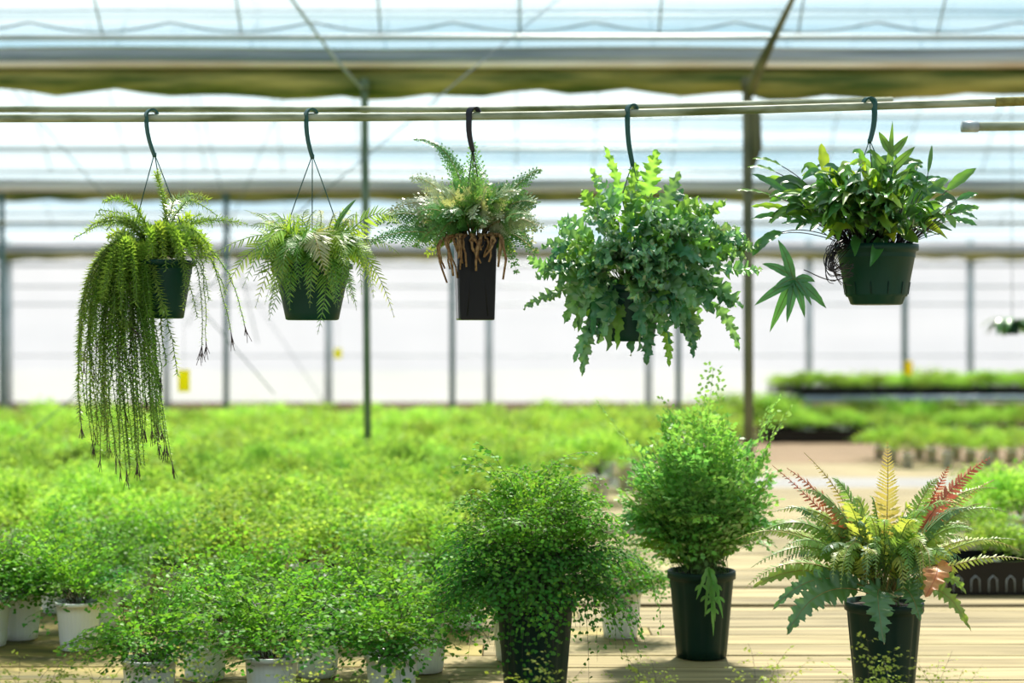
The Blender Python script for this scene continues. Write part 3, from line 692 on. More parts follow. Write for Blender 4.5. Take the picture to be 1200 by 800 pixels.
for k in range(92):
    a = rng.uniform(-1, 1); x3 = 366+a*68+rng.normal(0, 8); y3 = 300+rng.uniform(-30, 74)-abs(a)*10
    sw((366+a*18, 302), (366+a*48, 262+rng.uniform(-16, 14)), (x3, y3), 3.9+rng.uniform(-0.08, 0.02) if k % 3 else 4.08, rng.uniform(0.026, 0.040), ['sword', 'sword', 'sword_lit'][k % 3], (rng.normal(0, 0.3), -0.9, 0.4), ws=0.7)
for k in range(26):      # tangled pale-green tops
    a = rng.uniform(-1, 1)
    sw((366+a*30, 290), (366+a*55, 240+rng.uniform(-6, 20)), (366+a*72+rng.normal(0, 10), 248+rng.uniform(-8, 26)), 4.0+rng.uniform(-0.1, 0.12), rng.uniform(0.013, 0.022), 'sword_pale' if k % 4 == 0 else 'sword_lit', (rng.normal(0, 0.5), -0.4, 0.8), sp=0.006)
m = MB(); P = bez(W(380, 300, 4)-c, W(390, 262, 3.98)-c, W(417, 234, 3.95)-c, 14)
blade(m, P[5:], 0.009, 'red_dark', (0, -0.7, 0.7), vein='stem_green'); frond_obj('frond', t, m, 'narrow dark undivided leaf')

# --- 3: rabbit's foot fern in square black pot
c = W(557, 375, 4.0)
t = thing('hanging_fern', 'tall square glossy black hanging pot with lacy silvery fern and brown furry rhizomes', 'hanging plant', c)
m = MB(); h = 0.196; r1, r0 = 0.048, 0.0425
ang = math.radians(45+9)
def sq(r, z, k=16):
    out = []
    for j in range(k):
        a = 2*PI*j/k; q = r*1.0/max(abs(math.cos(a)), abs(math.sin(a)))
        q = min(q, r*1.33); x, y = q*math.cos(a), q*math.sin(a); th = math.radians(8)
        out.append((x*math.cos(th)-y*math.sin(th), x*math.sin(th)+y*math.cos(th), z))
    return out
K = 32; V = []; lev = [(r0*0.97, 0), (r0, 0.004), (r1*0.985, h-0.018), (r1+0.002, h-0.018), (r1+0.002, h), (r1-0.002, h), (r1-0.004, h-0.04)]
for (r, z) in lev: V += sq(r, z, K)
F = [(i*K+j, i*K+(j+1) % K, (i+1)*K+(j+1) % K, (i+1)*K+j) for i in range(len(lev)-1) for j in range(K)]+[tuple(range(K-1, -1, -1))]
m.add(V, F, 'pot_black'); pot = obj('pot', m, t)
m = MB(); m.add(sq(r1-0.004, h-0.012, K), [tuple(range(K))], 'soil'); obj('soil', m, t)
th = math.radians(8)
for sgn in (-1, 1):      # pressed ribs on the front face
    m = MB(); a = np.array([sgn*0.012, -r1*0.93, h-0.05]); b = np.array([sgn*0.024, -r0-0.001, 0.01])
    rot = lambda q: np.array([q[0]*math.cos(th)-q[1]*math.sin(th), q[0]*math.sin(th)+q[1]*math.cos(th), q[2]])
    m.tube([rot(a), rot(b)], 0.0012, 'pot_black', 5); obj('rib', m, pot)
hanger(t, c, 554, 129, W(554, 176, 4.0), [W(540, 292, 3.99), W(556, 292, 4.02), W(572, 290, 4.0)], 'hook_black', 1, strap=True)
for k in range(26):
    a = rng.uniform(-1, 1); x0 = 557+a*20; m = MB()
    x3 = 557+a*46+rng.normal(0, 4); y3 = 292+rng.uniform(-2, 26)+ (18 if abs(a) > 0.75 else 0)
    d3 = 3.93+rng.uniform(-0.02, 0.04)
    P = bez(W(x0, 282, 3.98)-c, W(557+a*40, 266, 3.94)-c, W(557+a*52, 278, d3)-c, 12, W(x3, y3, d3)-c); P[1:] += jit(11, 0.0012)
    q_ = np.linspace(0, 1, 12)[:, None]; P = P-q_**3*np.array([np.sign(a)*rng.uniform(0, 0.022), 0, 0])+q_*np.sin(q_*9+k)*np.array([0.004, 0.002, 0])
    m.tube(P, np.linspace(0.0046, 0.0022, 12)*rng.uniform(0.8, 1.2), 'rhizome', 7); frond_obj('rhizome', t, m)
def lc(p0, p1, p3, d3, plen, mat='lacy', upv=(0, -0.8, 0.6), size=0.0165, sp=0.0135, start=0.2, lab=None):
    P = bez(W(*p0, 4.0)-c, W(*p1, (4.0+d3)/2)-c, W(*p3, d3)-c, 18)
    m = MB(); bipinnate(m, P, plen*1.5, mat, 'stem_tan', sp, start, up=upv, size=size); frond_obj('frond', t, m, lab)
lc((557, 282), (560, 220), (553, 165), 4.0, 0.035, 'lacy', (0, -1, 0.1))
lc((550, 282), (545, 160), (484, 163), 4.02, 0.022, 'lacy', (0, -0.6, 0.8), sp=0.013)
lc((550, 282), (510, 215), (455, 248), 3.95, 0.04, 'lacy_pale')
lc((550, 282), (520, 205), (478, 208), 4.0, 0.035, 'lacy_pale')
lc((545, 282), (480, 230), (440, 262), 4.0, 0.042, 'lacy')
lc((545, 284), (480, 258), (432, 285), 3.95, 0.040, 'lacy')
lc((560, 282), (600, 210), (634, 198), 4.02, 0.03, 'lacy')
lc((560, 282), (590, 235), (640, 270), 3.88, 0.045, 'lacy_pale', (0, -0.9, 0.5), lab='frond with a whitish sheen')
lc((560, 282), (600, 220), (632, 240), 3.95, 0.04, 'lacy')
lc((557, 282), (575, 215), (610, 225), 3.9, 0.04, 'lacy_pale')
lc((560, 282), (600, 255), (630, 300), 3.92, 0.035, 'lacy')
lc((560, 282), (592, 260), (606, 322), 3.95, 0.028, 'lacy')
lc((545, 284), (520, 262), (498, 302), 4.05, 0.035, 'sword_lit', lab='bright yellow-green frond')
lc((565, 284), (598, 262), (600, 298), 4.08, 0.03, 'sword_lit')
for k in range(96):
    a = rng.uniform(-1, 1); e = rng.uniform(0, 1); x3 = 557+a*74; y3 = 200+38*abs(a)**1.5+e*66
    lc((557+a*14, 282), (557+a*35, 222+rng.uniform(-10, 20)), (x3, y3), 4.0+rng.uniform(-0.14, 0.12), rng.uniform(0.026, 0.042), 'lacy_pale' if k % 5 == 0 else 'lacy', (rng.normal(0, 0.4), -0.9, 0.5))

# --- 4: frilly lobed fern
c = W(738, 400, 4.0)
t = thing('hanging_fern', 'big ball of frilly wavy-lobed fern leaves almost hiding its small green hanging pot', 'hanging plant', c)
pm = round_pot(0.080, 0.056, 0.13, 'pot_green', lipw=0.005, liph=0.012); obj('pot', pm, t); obj('soil', soil_disc(0.076, 0.12), t)
hanger(t, c, 739, 124, W(741, 192, 4.0), [W(700, 336, 4.0), W(738, 335, 4.075), W(776, 336, 4.0)], 'hook_green', 1)
def wav(p0, p1, p3, d3, half=0.03, mat='wavy', upv=None, bf=0.45, lobes=6, d0=4.0, lab=None):
    P = bez(W(*p0, d0)-c, W(*p1, d0*0.45+d3*0.55)-c, W(*p3, d3)-c, 20)
    upv = upv if upv is not None else (rng.normal(0, 0.5), -0.8, 0.55)
    m = MB(); i = int(20*(1-bf))
    m.tube(P[:i+1], 0.0012, 'stem_green', 4, False)
    blade(m, P[i:], half, mat, upv, lobes=lobes, depth=0.66, ruffle=0.22, rn=lobes*0.8, fwd=0.35, teeth=0.20, n=lobes*7, m_=3, vein=None, wprof=lambda q: np.clip(0.25+q*3, 0, 1)*(1-q**3)**0.8)
    frond_obj('leaf', t, m, lab)
wav((745, 330), (735, 230), (708, 170), 3.98, 0.018, 'wavy_lit', (0.2, -1, 0), 0.5)
wav((745, 330), (755, 230), (770, 174), 3.95, 0.036, 'wavy_lit', (0, -1, 0), 0.6, 7, lab='upright glowing yellow-green leaf')
wav((745, 330), (740, 240), (745, 190), 4.0, 0.03, 'wavy_lit', (0, -1, 0), 0.55)
wav((745, 330), (770, 255), (797, 200), 3.95, 0.03, 'wavy', (0, -1, 0.2), 0.55)
wav((740, 330), (715, 240), (692, 196), 4.0, 0.024, 'wavy_lit', (0.2, -1, 0.2), 0.6)
wav((735, 330), (705, 260), (682, 222), 3.95, 0.034, 'wavy_lit', (0, -1, 0.2), 0.5)
wav((755, 330), (790, 275), (852, 234), 3.95, 0.036, 'wavy_lit', (0.0, -1, 0.4), 0.62, 8, lab='large yellow-green leaf with a pale midrib, pointing up to the right')
wav((755, 330), (800, 260), (836, 242), 4.0, 0.03, 'wavy_lit', (0, -1, 0.5), 0.5)
wav((735, 330), (660, 330), (613, 362), 3.95, 0.022, 'wavy', None, 0.45)
wav((735, 330), (650, 330), (618, 300), 3.98, 0.024, 'wavy', None, 0.45)
wav((735, 335), (690, 350), (682, 441), 3.9, 0.024, 'wavy', (0, -1, 0.2), 0.5)
wav((735, 335), (700, 350), (672, 425), 3.9, 0.022, 'wavy', (0, -1, 0.2), 0.5)
wav((750, 335), (765, 350), (757, 428), 3.88, 0.026, 'wavy_dark', (0, -1, 0.2), 0.5)
wav((755, 335), (785, 370), (784, 430), 3.95, 0.018, 'wavy_lit', (0, -1, 0.2), 0.5)
wav((755, 335), (815, 350), (812, 420), 3.92, 0.022, 'wavy_dark', (0, -1, 0.2), 0.5)
wav((755, 335), (850, 330), (866, 412), 3.95, 0.022, 'wavy', (0, -1, 0.2), 0.5)
wav((755, 335), (840, 310), (893, 318), 3.95, 0.03, 'wavy', None, 0.5)
wav((755, 335), (840, 290), (890, 290), 3.95, 0.028, 'wavy', None, 0.5)
cnt = 0
while cnt < 235:
    th_ = rng.uniform(0, 2*PI); rr = rng.uniform(0.0, 1)**(0.5 if cnt < 130 else 0.8)
    x = 757+rr*math.cos(th_)*128; y = 308+rr*math.sin(th_)*(112 if math.sin(th_) > 0 else 92)
    if x < 690 and y < 250 or x > 810 and y < 235: continue
    dpt = 4.0-0.20*math.sqrt(max(0, 1-rr*rr))+rng.uniform(-0.03, 0.03)
    if cnt % 5 == 3: dpt = 4.0+0.2*math.sqrt(max(0, 1-rr*rr))
    if abs(x-716) < 22 and abs(y-352) < 24 and dpt < 4: continue
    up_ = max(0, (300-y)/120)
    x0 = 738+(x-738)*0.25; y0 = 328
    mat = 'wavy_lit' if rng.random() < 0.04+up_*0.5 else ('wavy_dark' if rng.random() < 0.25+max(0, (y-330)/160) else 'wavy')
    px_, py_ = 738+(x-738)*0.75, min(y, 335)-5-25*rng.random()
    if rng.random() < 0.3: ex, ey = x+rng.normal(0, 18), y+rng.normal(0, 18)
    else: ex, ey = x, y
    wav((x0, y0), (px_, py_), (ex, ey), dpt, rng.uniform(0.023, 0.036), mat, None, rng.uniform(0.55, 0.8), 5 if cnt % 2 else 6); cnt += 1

# --- 5: strap-leaved fern
c = W(1027, 357, 4.0)
t = thing('hanging_fern', 'hanging green pot of glossy strap-leaved fern, wiry dark roots at its left rim', 'hanging plant', c)
pm = MB(); prof = [(0.056, 0), (0.060, 0.002), (0.066, 0.018), (0.071, 0.020), (0.072, 0.026), (0.091, 0.125), (0.097, 0.126), (0.097, 0.140), (0.092, 0.140), (0.089, 0.11)]
pm.lathe(prof, 'pot_green', 64, fn=lambda a, z: 1-(0.035 if (abs(z-0.020) < 0.004 or abs(z-0.018) < 0.003) and math.sin(a*9) > 0.8 else 0)); pot = obj('pot', pm, t)
for k in range(12):
    a = 2*PI*k/12+0.15; m = MB(); R1, R2 = 0.0735, 0.0782
    m.tube([(R1*math.cos(a), R1*math.sin(a), 0.024), (R2*math.cos(a), R2*math.sin(a), 0.052)], 0.0011, 'pot_dark', 4); obj('slot', m, pot)
obj('soil', soil_disc(0.088, 0.128), t)
hanger(t, c, 1019.5, 113, W(1019, 166, 4.0), [W(980, 288, 4.0), W(1027, 288, 4.08), W(1070, 288, 4.0)], 'hook_green', -1)
def strap_leaf(P, bf, half, mat, upv, ruffle=0.15):
    m = MB(); i = int(len(P)*(1-bf)); m.tube(P[:i+1], 0.0011, 'wiry', 4, False)
    blade(m, P[i:], half, mat, upv, ruffle=ruffle, rn=3, n=14, fwd=0.1, fold=0.35, wprof=lambda q: np.sin(PI*np.clip(q*0.93+0.06, 0, 1))**0.8)
    return m
def st(p0, p1, p3, d3, half=0.011, mat='strap', upv=None, bf=0.5, lab=None):
    P = bez(W(*p0, 4.0)-c, W(*p1, 1.8+d3*0.55)-c, W(*p3, d3)-c, 18)
    frond_obj('leaf', t, strap_leaf(P, bf, half, mat, upv if upv is not None else (rng.normal(0, 0.6), -0.8, 0.6)), lab)
def fingers(P, specs, mat, upv, stem='wiry', bf=0.5, half=0.009):
    """pinnately fingered leaf: terminal blade and pairs of long narrow lobes"""
    m = MB(); n = len(P); i = int(n*(1-bf)); m.tube(P[:i+1], 0.0013, stem, 5, False)
    T, S, N = frames(P, upv)
    blade(m, P[i:], half, mat, upv, ruffle=0.06, n=14, fwd=0, fold=0.15, wprof=lambda q: np.clip(0.7+q, 0, 1)*(1-q**3)**0.9)
    for (f, sg, L, a) in specs:
        q = np.array([f]); o = at(P, q)[0]; d = unit(at(T, q)[0]*math.cos(a)+at(S, q)[0]*sg*math.sin(a)); g = at(T, q)[0]
        Pb = bez(o, o+d*L*0.55, o+d*L*0.9+g*L*0.12-np.array([0, 0, 0.08*L]), 10)
        blade(m, Pb, half*0.95, mat, upv, ruffle=0.06, n=12, fwd=0, fold=0.15, wprof=lambda q: np.clip(0.55+q*1.8, 0, 1)*(1-q**2.5)**0.9, vein='stem_green')
    return m
# big hand-shaped leaf reaching down to the left
P = bez(W(975, 300, 4.0)-c, W(955, 340, 3.95)-c, W(915, 352, 3.9)-c, 18, W(900, 388, 3.9)-c)
P = bez(W(985, 300, 3.97)-c, W(968, 350, 3.93)-c, W(930, 300, 3.9)-c, 20, W(904, 388, 3.9)-c)
m = MB(); base = W(942, 316, 3.9)-c
m.tube(bez(W(1000, 310, 3.92)-c, W(985, 345, 3.9)-c, W(955, 320, 3.9)-c, 12, base), 0.0013, 'wiry', 5, False)
cc = W(928, 330, 3.9)-c; up5 = (0.1, -1, 0.25)
for (ex, ey, hw) in ((902, 389, 0.010), (884, 358, 0.009), (893, 309, 0.009), (912, 281, 0.010), (968, 361, 0.011), (955, 330, 0.008), (943, 372, 0.009), (922, 378, 0.009), (905, 340, 0.008), (951, 358, 0.007)):
    e = W(ex, ey, 3.9+rng.uniform(-0.03, 0.03))-c; st0 = cc*0.8+base*0.2+jit(1, 0.002)[0]
    Pb = bez(st0, st0*0.5+e*0.5+np.array([0, -0.012, 0.010]), e, 12)
    blade(m, Pb, hw*1.3, 'strap', up5, ruffle=0.08, n=14, fwd=0, fold=0.12, wprof=lambda q: np.clip(0.45+q*1.6, 0, 1)*(1-q**2.6)**0.9, vein='stem_green')
frond_obj('leaf', t, m, 'large dark hand-shaped leaf hanging to the left of the pot')
P = bez(W(1035, 290, 4)-c, W(1040, 240, 3.95)-c, W(1046, 141, 3.93)-c, 20)
frond_obj('leaf', t, fingers(P, [(0.45, 1, 0.06, 0.95), (0.45, -1, 0.06, 0.95), (0.56, 1, 0.075, 0.85), (0.56, -1, 0.07, 0.85), (0.68, 1, 0.085, 0.8), (0.66, -1, 0.08, 0.75), (0.8, -1, 0.06, 0.6), (0.78, 1, 0.065, 0.7)], 'strap_mid', (0, -1, 0.1), bf=0.62, half=0.011), 'upright bright green fingered leaf at the top')
P = bez(W(1000, 290, 4)-c, W(965, 250, 3.9)-c, W(915, 262, 3.88)-c, 20)
frond_obj('leaf', t, fingers(P, [(0.55, 1, 0.06, 0.8), (0.55, -1, 0.05, 0.8), (0.7, 1, 0.05, 0.75), (0.7, -1, 0.05, 0.7)], 'strap', (0, -0.7, 0.7), bf=0.5))
st((1010, 290), (968, 235), (962, 168), 4.0, 0.014, 'strap_lit', (0.3, -1, 0), 0.28)
st((1010, 290), (985, 240), (975, 192), 3.95, 0.011, 'strap_lit', (0.3, -1, 0), 0.35)
st((1060, 290), (1080, 240), (1144, 197), 4.0, 0.013, 'strap_mid', (0, -0.8, 0.5), 0.28)
st((1060, 290), (1085, 240), (1092, 170), 4.02, 0.005, 'strap', (0, -0.8, 0.5), 0.25)
st((1000, 290), (930, 250), (890, 287), 3.9, 0.012, 'strap', (0, -0.8, 0.5), 0.3)
st((1000, 290), (905, 250), (882, 300), 3.95, 0.012, 'strap', (0, -0.8, 0.5), 0.35)
st((1000, 290), (930, 222), (862, 223), 3.98, 0.009, 'strap_mid', (0, -0.4, 0.9), 0.3)
st((1000, 290), (940, 185), (882, 186), 4.0, 0.010, 'strap_mid', (0, -0.4, 0.9), 0.3)
st((1000, 290), (930, 190), (876, 196), 4.02, 0.010, 'strap_mid', (0, -0.4, 0.9), 0.3)
st((1027, 290), (1040, 262), (1020, 312), 3.88, 0.014, 'strap', (0, -1, 0.3), 0.6)
st((1015, 290), (1000, 262), (1002, 300), 3.88, 0.012, 'strap', (0, -1, 0.3), 0.6)
for k in range(10):
    st((1060, 290), (1105, 240+rng.uniform(-15, 15)), (1128+rng.uniform(-12, 25), 235+rng.uniform(-20, 35)), 3.95+rng.uniform(-0.08, 0.1), 0.009, ['strap', 'strap_mid', 'strap'][k % 3], None, 0.3)
for k in range(14):
    st((1000, 290), (945, 225+rng.uniform(-25, 25)), (900+rng.uniform(-22, 30), 225+rng.uniform(-22, 50)), 3.95+rng.uniform(-0.12, 0.1), 0.010, ['strap', 'strap_mid', 'strap_lit', 'strap'][k % 4], None, 0.35)
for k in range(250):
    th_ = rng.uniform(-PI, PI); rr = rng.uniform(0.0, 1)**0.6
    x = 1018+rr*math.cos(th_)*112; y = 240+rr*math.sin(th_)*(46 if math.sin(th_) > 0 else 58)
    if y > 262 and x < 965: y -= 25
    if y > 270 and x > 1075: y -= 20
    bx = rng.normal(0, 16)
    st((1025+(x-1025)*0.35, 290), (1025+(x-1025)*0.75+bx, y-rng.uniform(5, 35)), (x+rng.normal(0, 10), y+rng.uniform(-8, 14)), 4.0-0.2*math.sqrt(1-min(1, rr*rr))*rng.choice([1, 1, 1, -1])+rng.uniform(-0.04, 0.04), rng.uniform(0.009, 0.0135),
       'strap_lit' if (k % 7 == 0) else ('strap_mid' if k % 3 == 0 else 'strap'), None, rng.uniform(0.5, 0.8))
for k in range(26):      # wiry roots curling over the left rim
    x0 = rng.uniform(975, 1000); a = W(x0, 285+rng.uniform(-8, 8), 3.95)-c
    b1 = W(rng.uniform(955, 985), rng.uniform(270, 310), 3.90)-c; b2 = W(rng.uniform(955, 975), rng.uniform(315, 340), 3.90)-c; e = W(rng.uniform(975, 1003), rng.uniform(305, 335), 3.91)-c
    m = MB(); m.tube(bez(a, b1, b2, 12, e), 0.0011, 'wiry', 4); frond_obj('root', t, m)
for k in range(10):
    m = MB(); a = W(rng.uniform(1060, 1070), 285, 3.97)-c; m.tube(bez(a, W(1085, 270+rng.uniform(-15, 10), 3.93)-c, W(1075+rng.uniform(0, 30), 262+rng.uniform(-8, 12), 3.9)-c, 8), 0.0009, 'wiry', 4); frond_obj('root', t, m)

# --- distant hanging plant at the right edge
c = W(1186, 392, 9.0)
t = thing('distant_hanging_plant', 'small blurred hanging plant with drooping dark leaves far off at the right edge', 'hanging plant', c)
obj('pot', round_pot(0.05, 0.035, 0.07, 'pot_green'), t)
m = MB(); m.tube([(0, 0, 0.06), (0, 0, roof_z(9.0)-c[2])], 0.002, 'cable', 5); obj('hanger_wire', m, t)
for k in range(26):
    a = rng.uniform(0, 2*PI); L = rng.uniform(0.1, 0.2); P = arch(L, 0.5, rng.uniform(2.4, 3.1), 0.6, 10)
    P = np.stack([P[:, 0]*math.cos(a), P[:, 0]*math.sin(a), P[:, 2]+0.06], 1)
    m = MB(); blade(m, P, 0.020, 'strap', (0, 0, 1), n=8); obj('leaf', m, t)

# ------------------------------------------------------------------ maidenhair ferns on the bench
def pool(n, Lr, a0r, a1r, mat, size, **k):
    out = []
    for i in range(n):
        P = arch(rng.uniform(*Lr), math.radians(rng.uniform(*a0r)), math.radians(rng.uniform(*a1r)), rng.uniform(0.9, 1.5), 14, rng.uniform(-0.12, 0.12))
        m = MB(); maidenhair(m, P, size=size, mat=mat, **k); out.append(m.mesh('frond'))
    return out
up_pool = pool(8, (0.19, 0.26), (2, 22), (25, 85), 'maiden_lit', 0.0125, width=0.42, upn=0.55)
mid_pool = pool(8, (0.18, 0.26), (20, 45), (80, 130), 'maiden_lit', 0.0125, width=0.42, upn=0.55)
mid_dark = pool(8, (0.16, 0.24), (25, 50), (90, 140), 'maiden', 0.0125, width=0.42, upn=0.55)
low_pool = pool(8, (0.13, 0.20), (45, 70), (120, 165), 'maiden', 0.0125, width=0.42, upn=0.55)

def potted(loc, label, nf=(16, 22, 22, 6), sc=1.0, pot=WHITE_NEAR, soil=SOIL_NEAR, rim=0.118, rr=0.03, group=None, squash=1.0):
    t = thing('maidenhair_fern', label, 'potted fern', loc, group, rng.uniform(0, 6))
    link('pot', pot, t)
    if soil: link('soil', soil, t)
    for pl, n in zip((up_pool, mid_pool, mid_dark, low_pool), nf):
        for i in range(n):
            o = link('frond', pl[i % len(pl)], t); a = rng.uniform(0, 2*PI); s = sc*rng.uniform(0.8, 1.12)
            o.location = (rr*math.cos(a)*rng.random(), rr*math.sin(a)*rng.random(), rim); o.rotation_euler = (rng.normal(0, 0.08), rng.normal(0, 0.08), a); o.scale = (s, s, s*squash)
    return t
def B(px, ybot=None, d=None):
    d = d or 1660/(ybot-400); return ((px-600)/2000*d, d, BZ)
near = [ # px, d, scale, label
    (175, 3.78, 0.95, 'maidenhair in a ribbed white pot, first front pot, spreading left over bare planks'),
    (318, 3.82, 0.98, 'maidenhair in a white pot, middle one of the three front pots'),
    (459, 3.84, 0.95, 'maidenhair fern in a white pot with a large-leaved sprig over its rim'),
    (240, 4.20, 0.98, 'maidenhair fern in a shaded white pot just behind the lower left pot'),
    (372, 4.24, 1.0, 'maidenhair fern in a white pot half hidden behind the second front pot'),
    (497, 4.30, 0.98, 'maidenhair fern in a white pot peeping out behind the third front pot'),
    (24, 4.77, 0.98, 'maidenhair fern in a white pot near the left edge, cut by no other pot'),
    (92, 4.61, 0.98, 'maidenhair fern in a white pot standing alone on yellow planks at the left'),
    (-14, 4.66, 0.95, 'maidenhair fern in a white pot sliced by the left edge of the picture'),
    (118, 4.95, 0.95, 'maidenhair fern in a white pot close behind the lone left pot'),
    (68, 5.25, 1.0, 'maidenhair fern in a white pot showing between two left-hand pots'),
    (158, 5.50, 1.0, 'maidenhair fern in a white pot in shade, glimpsed behind the lone left pot'),
    (215, 5.22, 1.0, 'maidenhair fern in a white pot in the dark gap right of the lone left pot'),
    (603, 4.45, 0.85, 'maidenhair fern in a white pot hidden behind the big dark-potted maidenhair'),
    (727, 4.80, 0.80, 'small maidenhair fern in a white pot seen between the two dark pots'),
    (430, 4.78, 0.98, 'maidenhair fern in a white pot in the second row, left of the big maidenhair'),
    (300, 4.72, 0.98, 'maidenhair fern in a white pot in the second row, behind the left front pots'),
    (545, 4.95, 0.95, 'maidenhair fern in a white pot in the second row, against the big maidenhair')]
for (px, d, sc, lab) in near:
    potted(B(px, d=d), lab, sc=sc)
# a coarse sprig on the third front pot
# big central maidenhair
cpos = ((627-600)/2000*3.95, 3.95, BZ)
t = thing('maidenhair_fern', 'large domed maidenhair fern draping over a tall dark pot at the centre of the bench', 'potted fern', cpos)
obj('pot', octo_pot(0.088, 0.070, 0.235, 'pot_dark'), t); obj('soil', soil_disc(0.083, 0.225), t)
cv = np.array(cpos)
for k in range(310):
    th_ = rng.uniform(0, 2*PI); el = math.asin(rng.uniform(-0.25, 1.0)); fr = rng.uniform(0.78, 1.0)
    if k >= 250: th_ = rng.uniform(PI*1.05, PI*1.95); el = math.asin(rng.uniform(0.05, 0.75)); fr = rng.uniform(0.55, 0.9)
    ex = -0.005+0.275*max(0.01, math.cos(el))**0.8*math.cos(th_)*fr; ey = 0.24*max(0.01, math.cos(el))**0.8*math.sin(th_)*fr; ez = 0.215+0.325*math.sin(el)*fr*(1 if el > 0 else 1.0)
    if k % 5 == 0 and ey > -0.1: ez -= 0.09
    front = k < 250 and ey < -0.05 and abs(ex) < 0.09
    if front: ez = max(ez, 0.10+0.14*rng.random()) if k % 2 else max(ez, 0.2)
    E = np.array([ex, ey, ez]); C1 = np.array([ex*0.25, ey*0.25, 0.235+max(0.06, ez-0.235+0.05)*0.7]); C2 = np.array([ex*0.8, ey*0.8, max(ez, 0.25)+0.07])
    P = bez(np.array([ex*0.12, ey*0.12, 0.23]), C1, C2, 16, E)
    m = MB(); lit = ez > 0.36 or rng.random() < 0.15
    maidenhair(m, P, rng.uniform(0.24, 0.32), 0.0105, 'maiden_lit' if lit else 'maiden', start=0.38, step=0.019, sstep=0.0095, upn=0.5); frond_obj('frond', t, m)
# long hanging tails at its right and the airy top-left sprigs
for (x3, y3, d3) in ((700, 775, 3.85), (722, 760, 3.9), (750, 735, 3.95), (690, 800, 3.8), (775, 745, 4.0), (545, 700, 3.85), (735, 700, 3.85), (765, 690, 3.9), (712, 720, 3.82), (680, 740, 3.8), (665, 760, 3.8), (560, 690, 3.85), (530, 680, 3.95), (625, 720, 3.78), (650, 740, 3.78), (600, 740, 3.78), (590, 790, 3.78), (618, 770, 3.76), (640, 800, 3.77), (598, 770, 3.77), (612, 795, 3.76), (585, 745, 3.79), (607, 735, 3.77), (632, 755, 3.77), (648, 780, 3.78), (595, 800, 3.77), (660, 735, 3.79), (620, 800, 3.76)):
    cv = np.array(cpos); P = bez(np.array([0, 0, 0.23]), W(x3*0.6+627*0.4, 600, (d3+3.9)/2)-cv, W(x3, 650, d3)-cv, 18, W(x3, y3, d3)-cv)
    m = MB(); maidenhair(m, P, 0.16, 0.0100, 'maiden', start=0.3, step=0.02, sstep=0.011, upn=0.15); frond_obj('frond', t, m)
for (x3, y3, d3) in ((540, 535, 3.95), (556, 520, 4.0), (528, 548, 3.9), (700, 530, 4.05)):
    cv = np.array(cpos); P = bez(np.array([0, 0, 0.23]), W(600, 520, (d3+3.95)/2)-cv, W(x3, y3, d3)-cv, 16)
    m = MB(); maidenhair(m, P, 0.14, 0.012, 'maiden_lit', start=0.62, step=0.02, sstep=0.012); frond_obj('frond', t, m)
# coarse sprig hanging in front of third pot
cv = np.array(B(459, d=3.84)); tt_ = [o for o in C.objects if o.get('label', '').startswith('maidenhair fern in a white pot with a large')][0]
tt_.rotation_euler = (0, 0, 0)
for (x3, y3) in ((470, 800), (452, 790), (480, 785)):
    P = bez(np.array([0, -0.02, 0.13]), W(462, 735, 3.74)-cv, W(x3, y3, 3.72)-cv, 12)
    m = MB(); maidenhair(m, P, 0.35, 0.017, 'maiden', start=0.4, step=0.02, sstep=0.015, upn=0.0, sec=False); obj('frond', m, tt_, 'coarser pale-veined sprig')

# --- bushy fern in dark pot
bpos = ((822-600)/2000*4.5, 4.5, BZ); cv = np.array(bpos)
t = thing('bushy_fern', 'bushy crested fern in a dark green pot between big maidenhair and reddish fern', 'potted fern', bpos)
obj('pot', octo_pot(0.084, 0.066, 0.228, 'pot_dark'), t); obj('soil', soil_disc(0.08, 0.215), t)
for k in range(265):
    th_ = rng.uniform(-PI, PI) if k < 210 else rng.uniform(0.05, PI-0.05); rr = rng.uniform(0.0, 1)**0.5
    x = 818+rr*math.cos(th_)*92; y = 575+rr*math.sin(th_)*(78 if math.sin(th_) > 0 else 98)
    if y < 520: x = 812+(x-812)*0.85
    if k >= 210: x = 820+rr*math.cos(th_)*104; y = 600+rr*math.sin(th_)*62
    d3 = 4.5+0.2*math.sqrt(max(0, 1-rr*rr))*rng.uniform(-1, 1)
    P = bez(np.array([rng.normal(0, 0.025), rng.normal(0, 0.025), 0.215]), W(820+(x-820)*0.7, (min(y, 630)*0.5+320 if k < 210 else y-22)+rng.uniform(-20, 20), (4.5+d3)/2)-cv, W(x, y, d3)-cv, 16)
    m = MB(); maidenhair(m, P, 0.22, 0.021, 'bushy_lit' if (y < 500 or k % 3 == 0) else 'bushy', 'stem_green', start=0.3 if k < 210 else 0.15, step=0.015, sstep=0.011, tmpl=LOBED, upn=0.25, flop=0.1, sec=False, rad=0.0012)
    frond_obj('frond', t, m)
for (x3, y3, mx, my) in ((912, 468, 880, 520), (905, 480, 890, 520), (925, 480, 890, 530), (702, 475, 760, 540), (836, 430, 828, 500), (826, 465, 815, 520), (780, 470, 800, 520)):
    P = bez(np.array([0, 0, 0.215]), W(mx, my, 4.5)-cv, W(x3, y3, 4.5+rng.uniform(-0.1, 0.1))-cv, 16)
    m = MB(); maidenhair(m, P, 0.10, 0.016, 'bushy_lit', 'stem_green', start=0.65, step=0.016, sstep=0.010, tmpl=LOBED, upn=0.1, flop=0, sec=False); frond_obj('frond', t, m)
P0 = np.array([0.01, -0.06, 0.23])
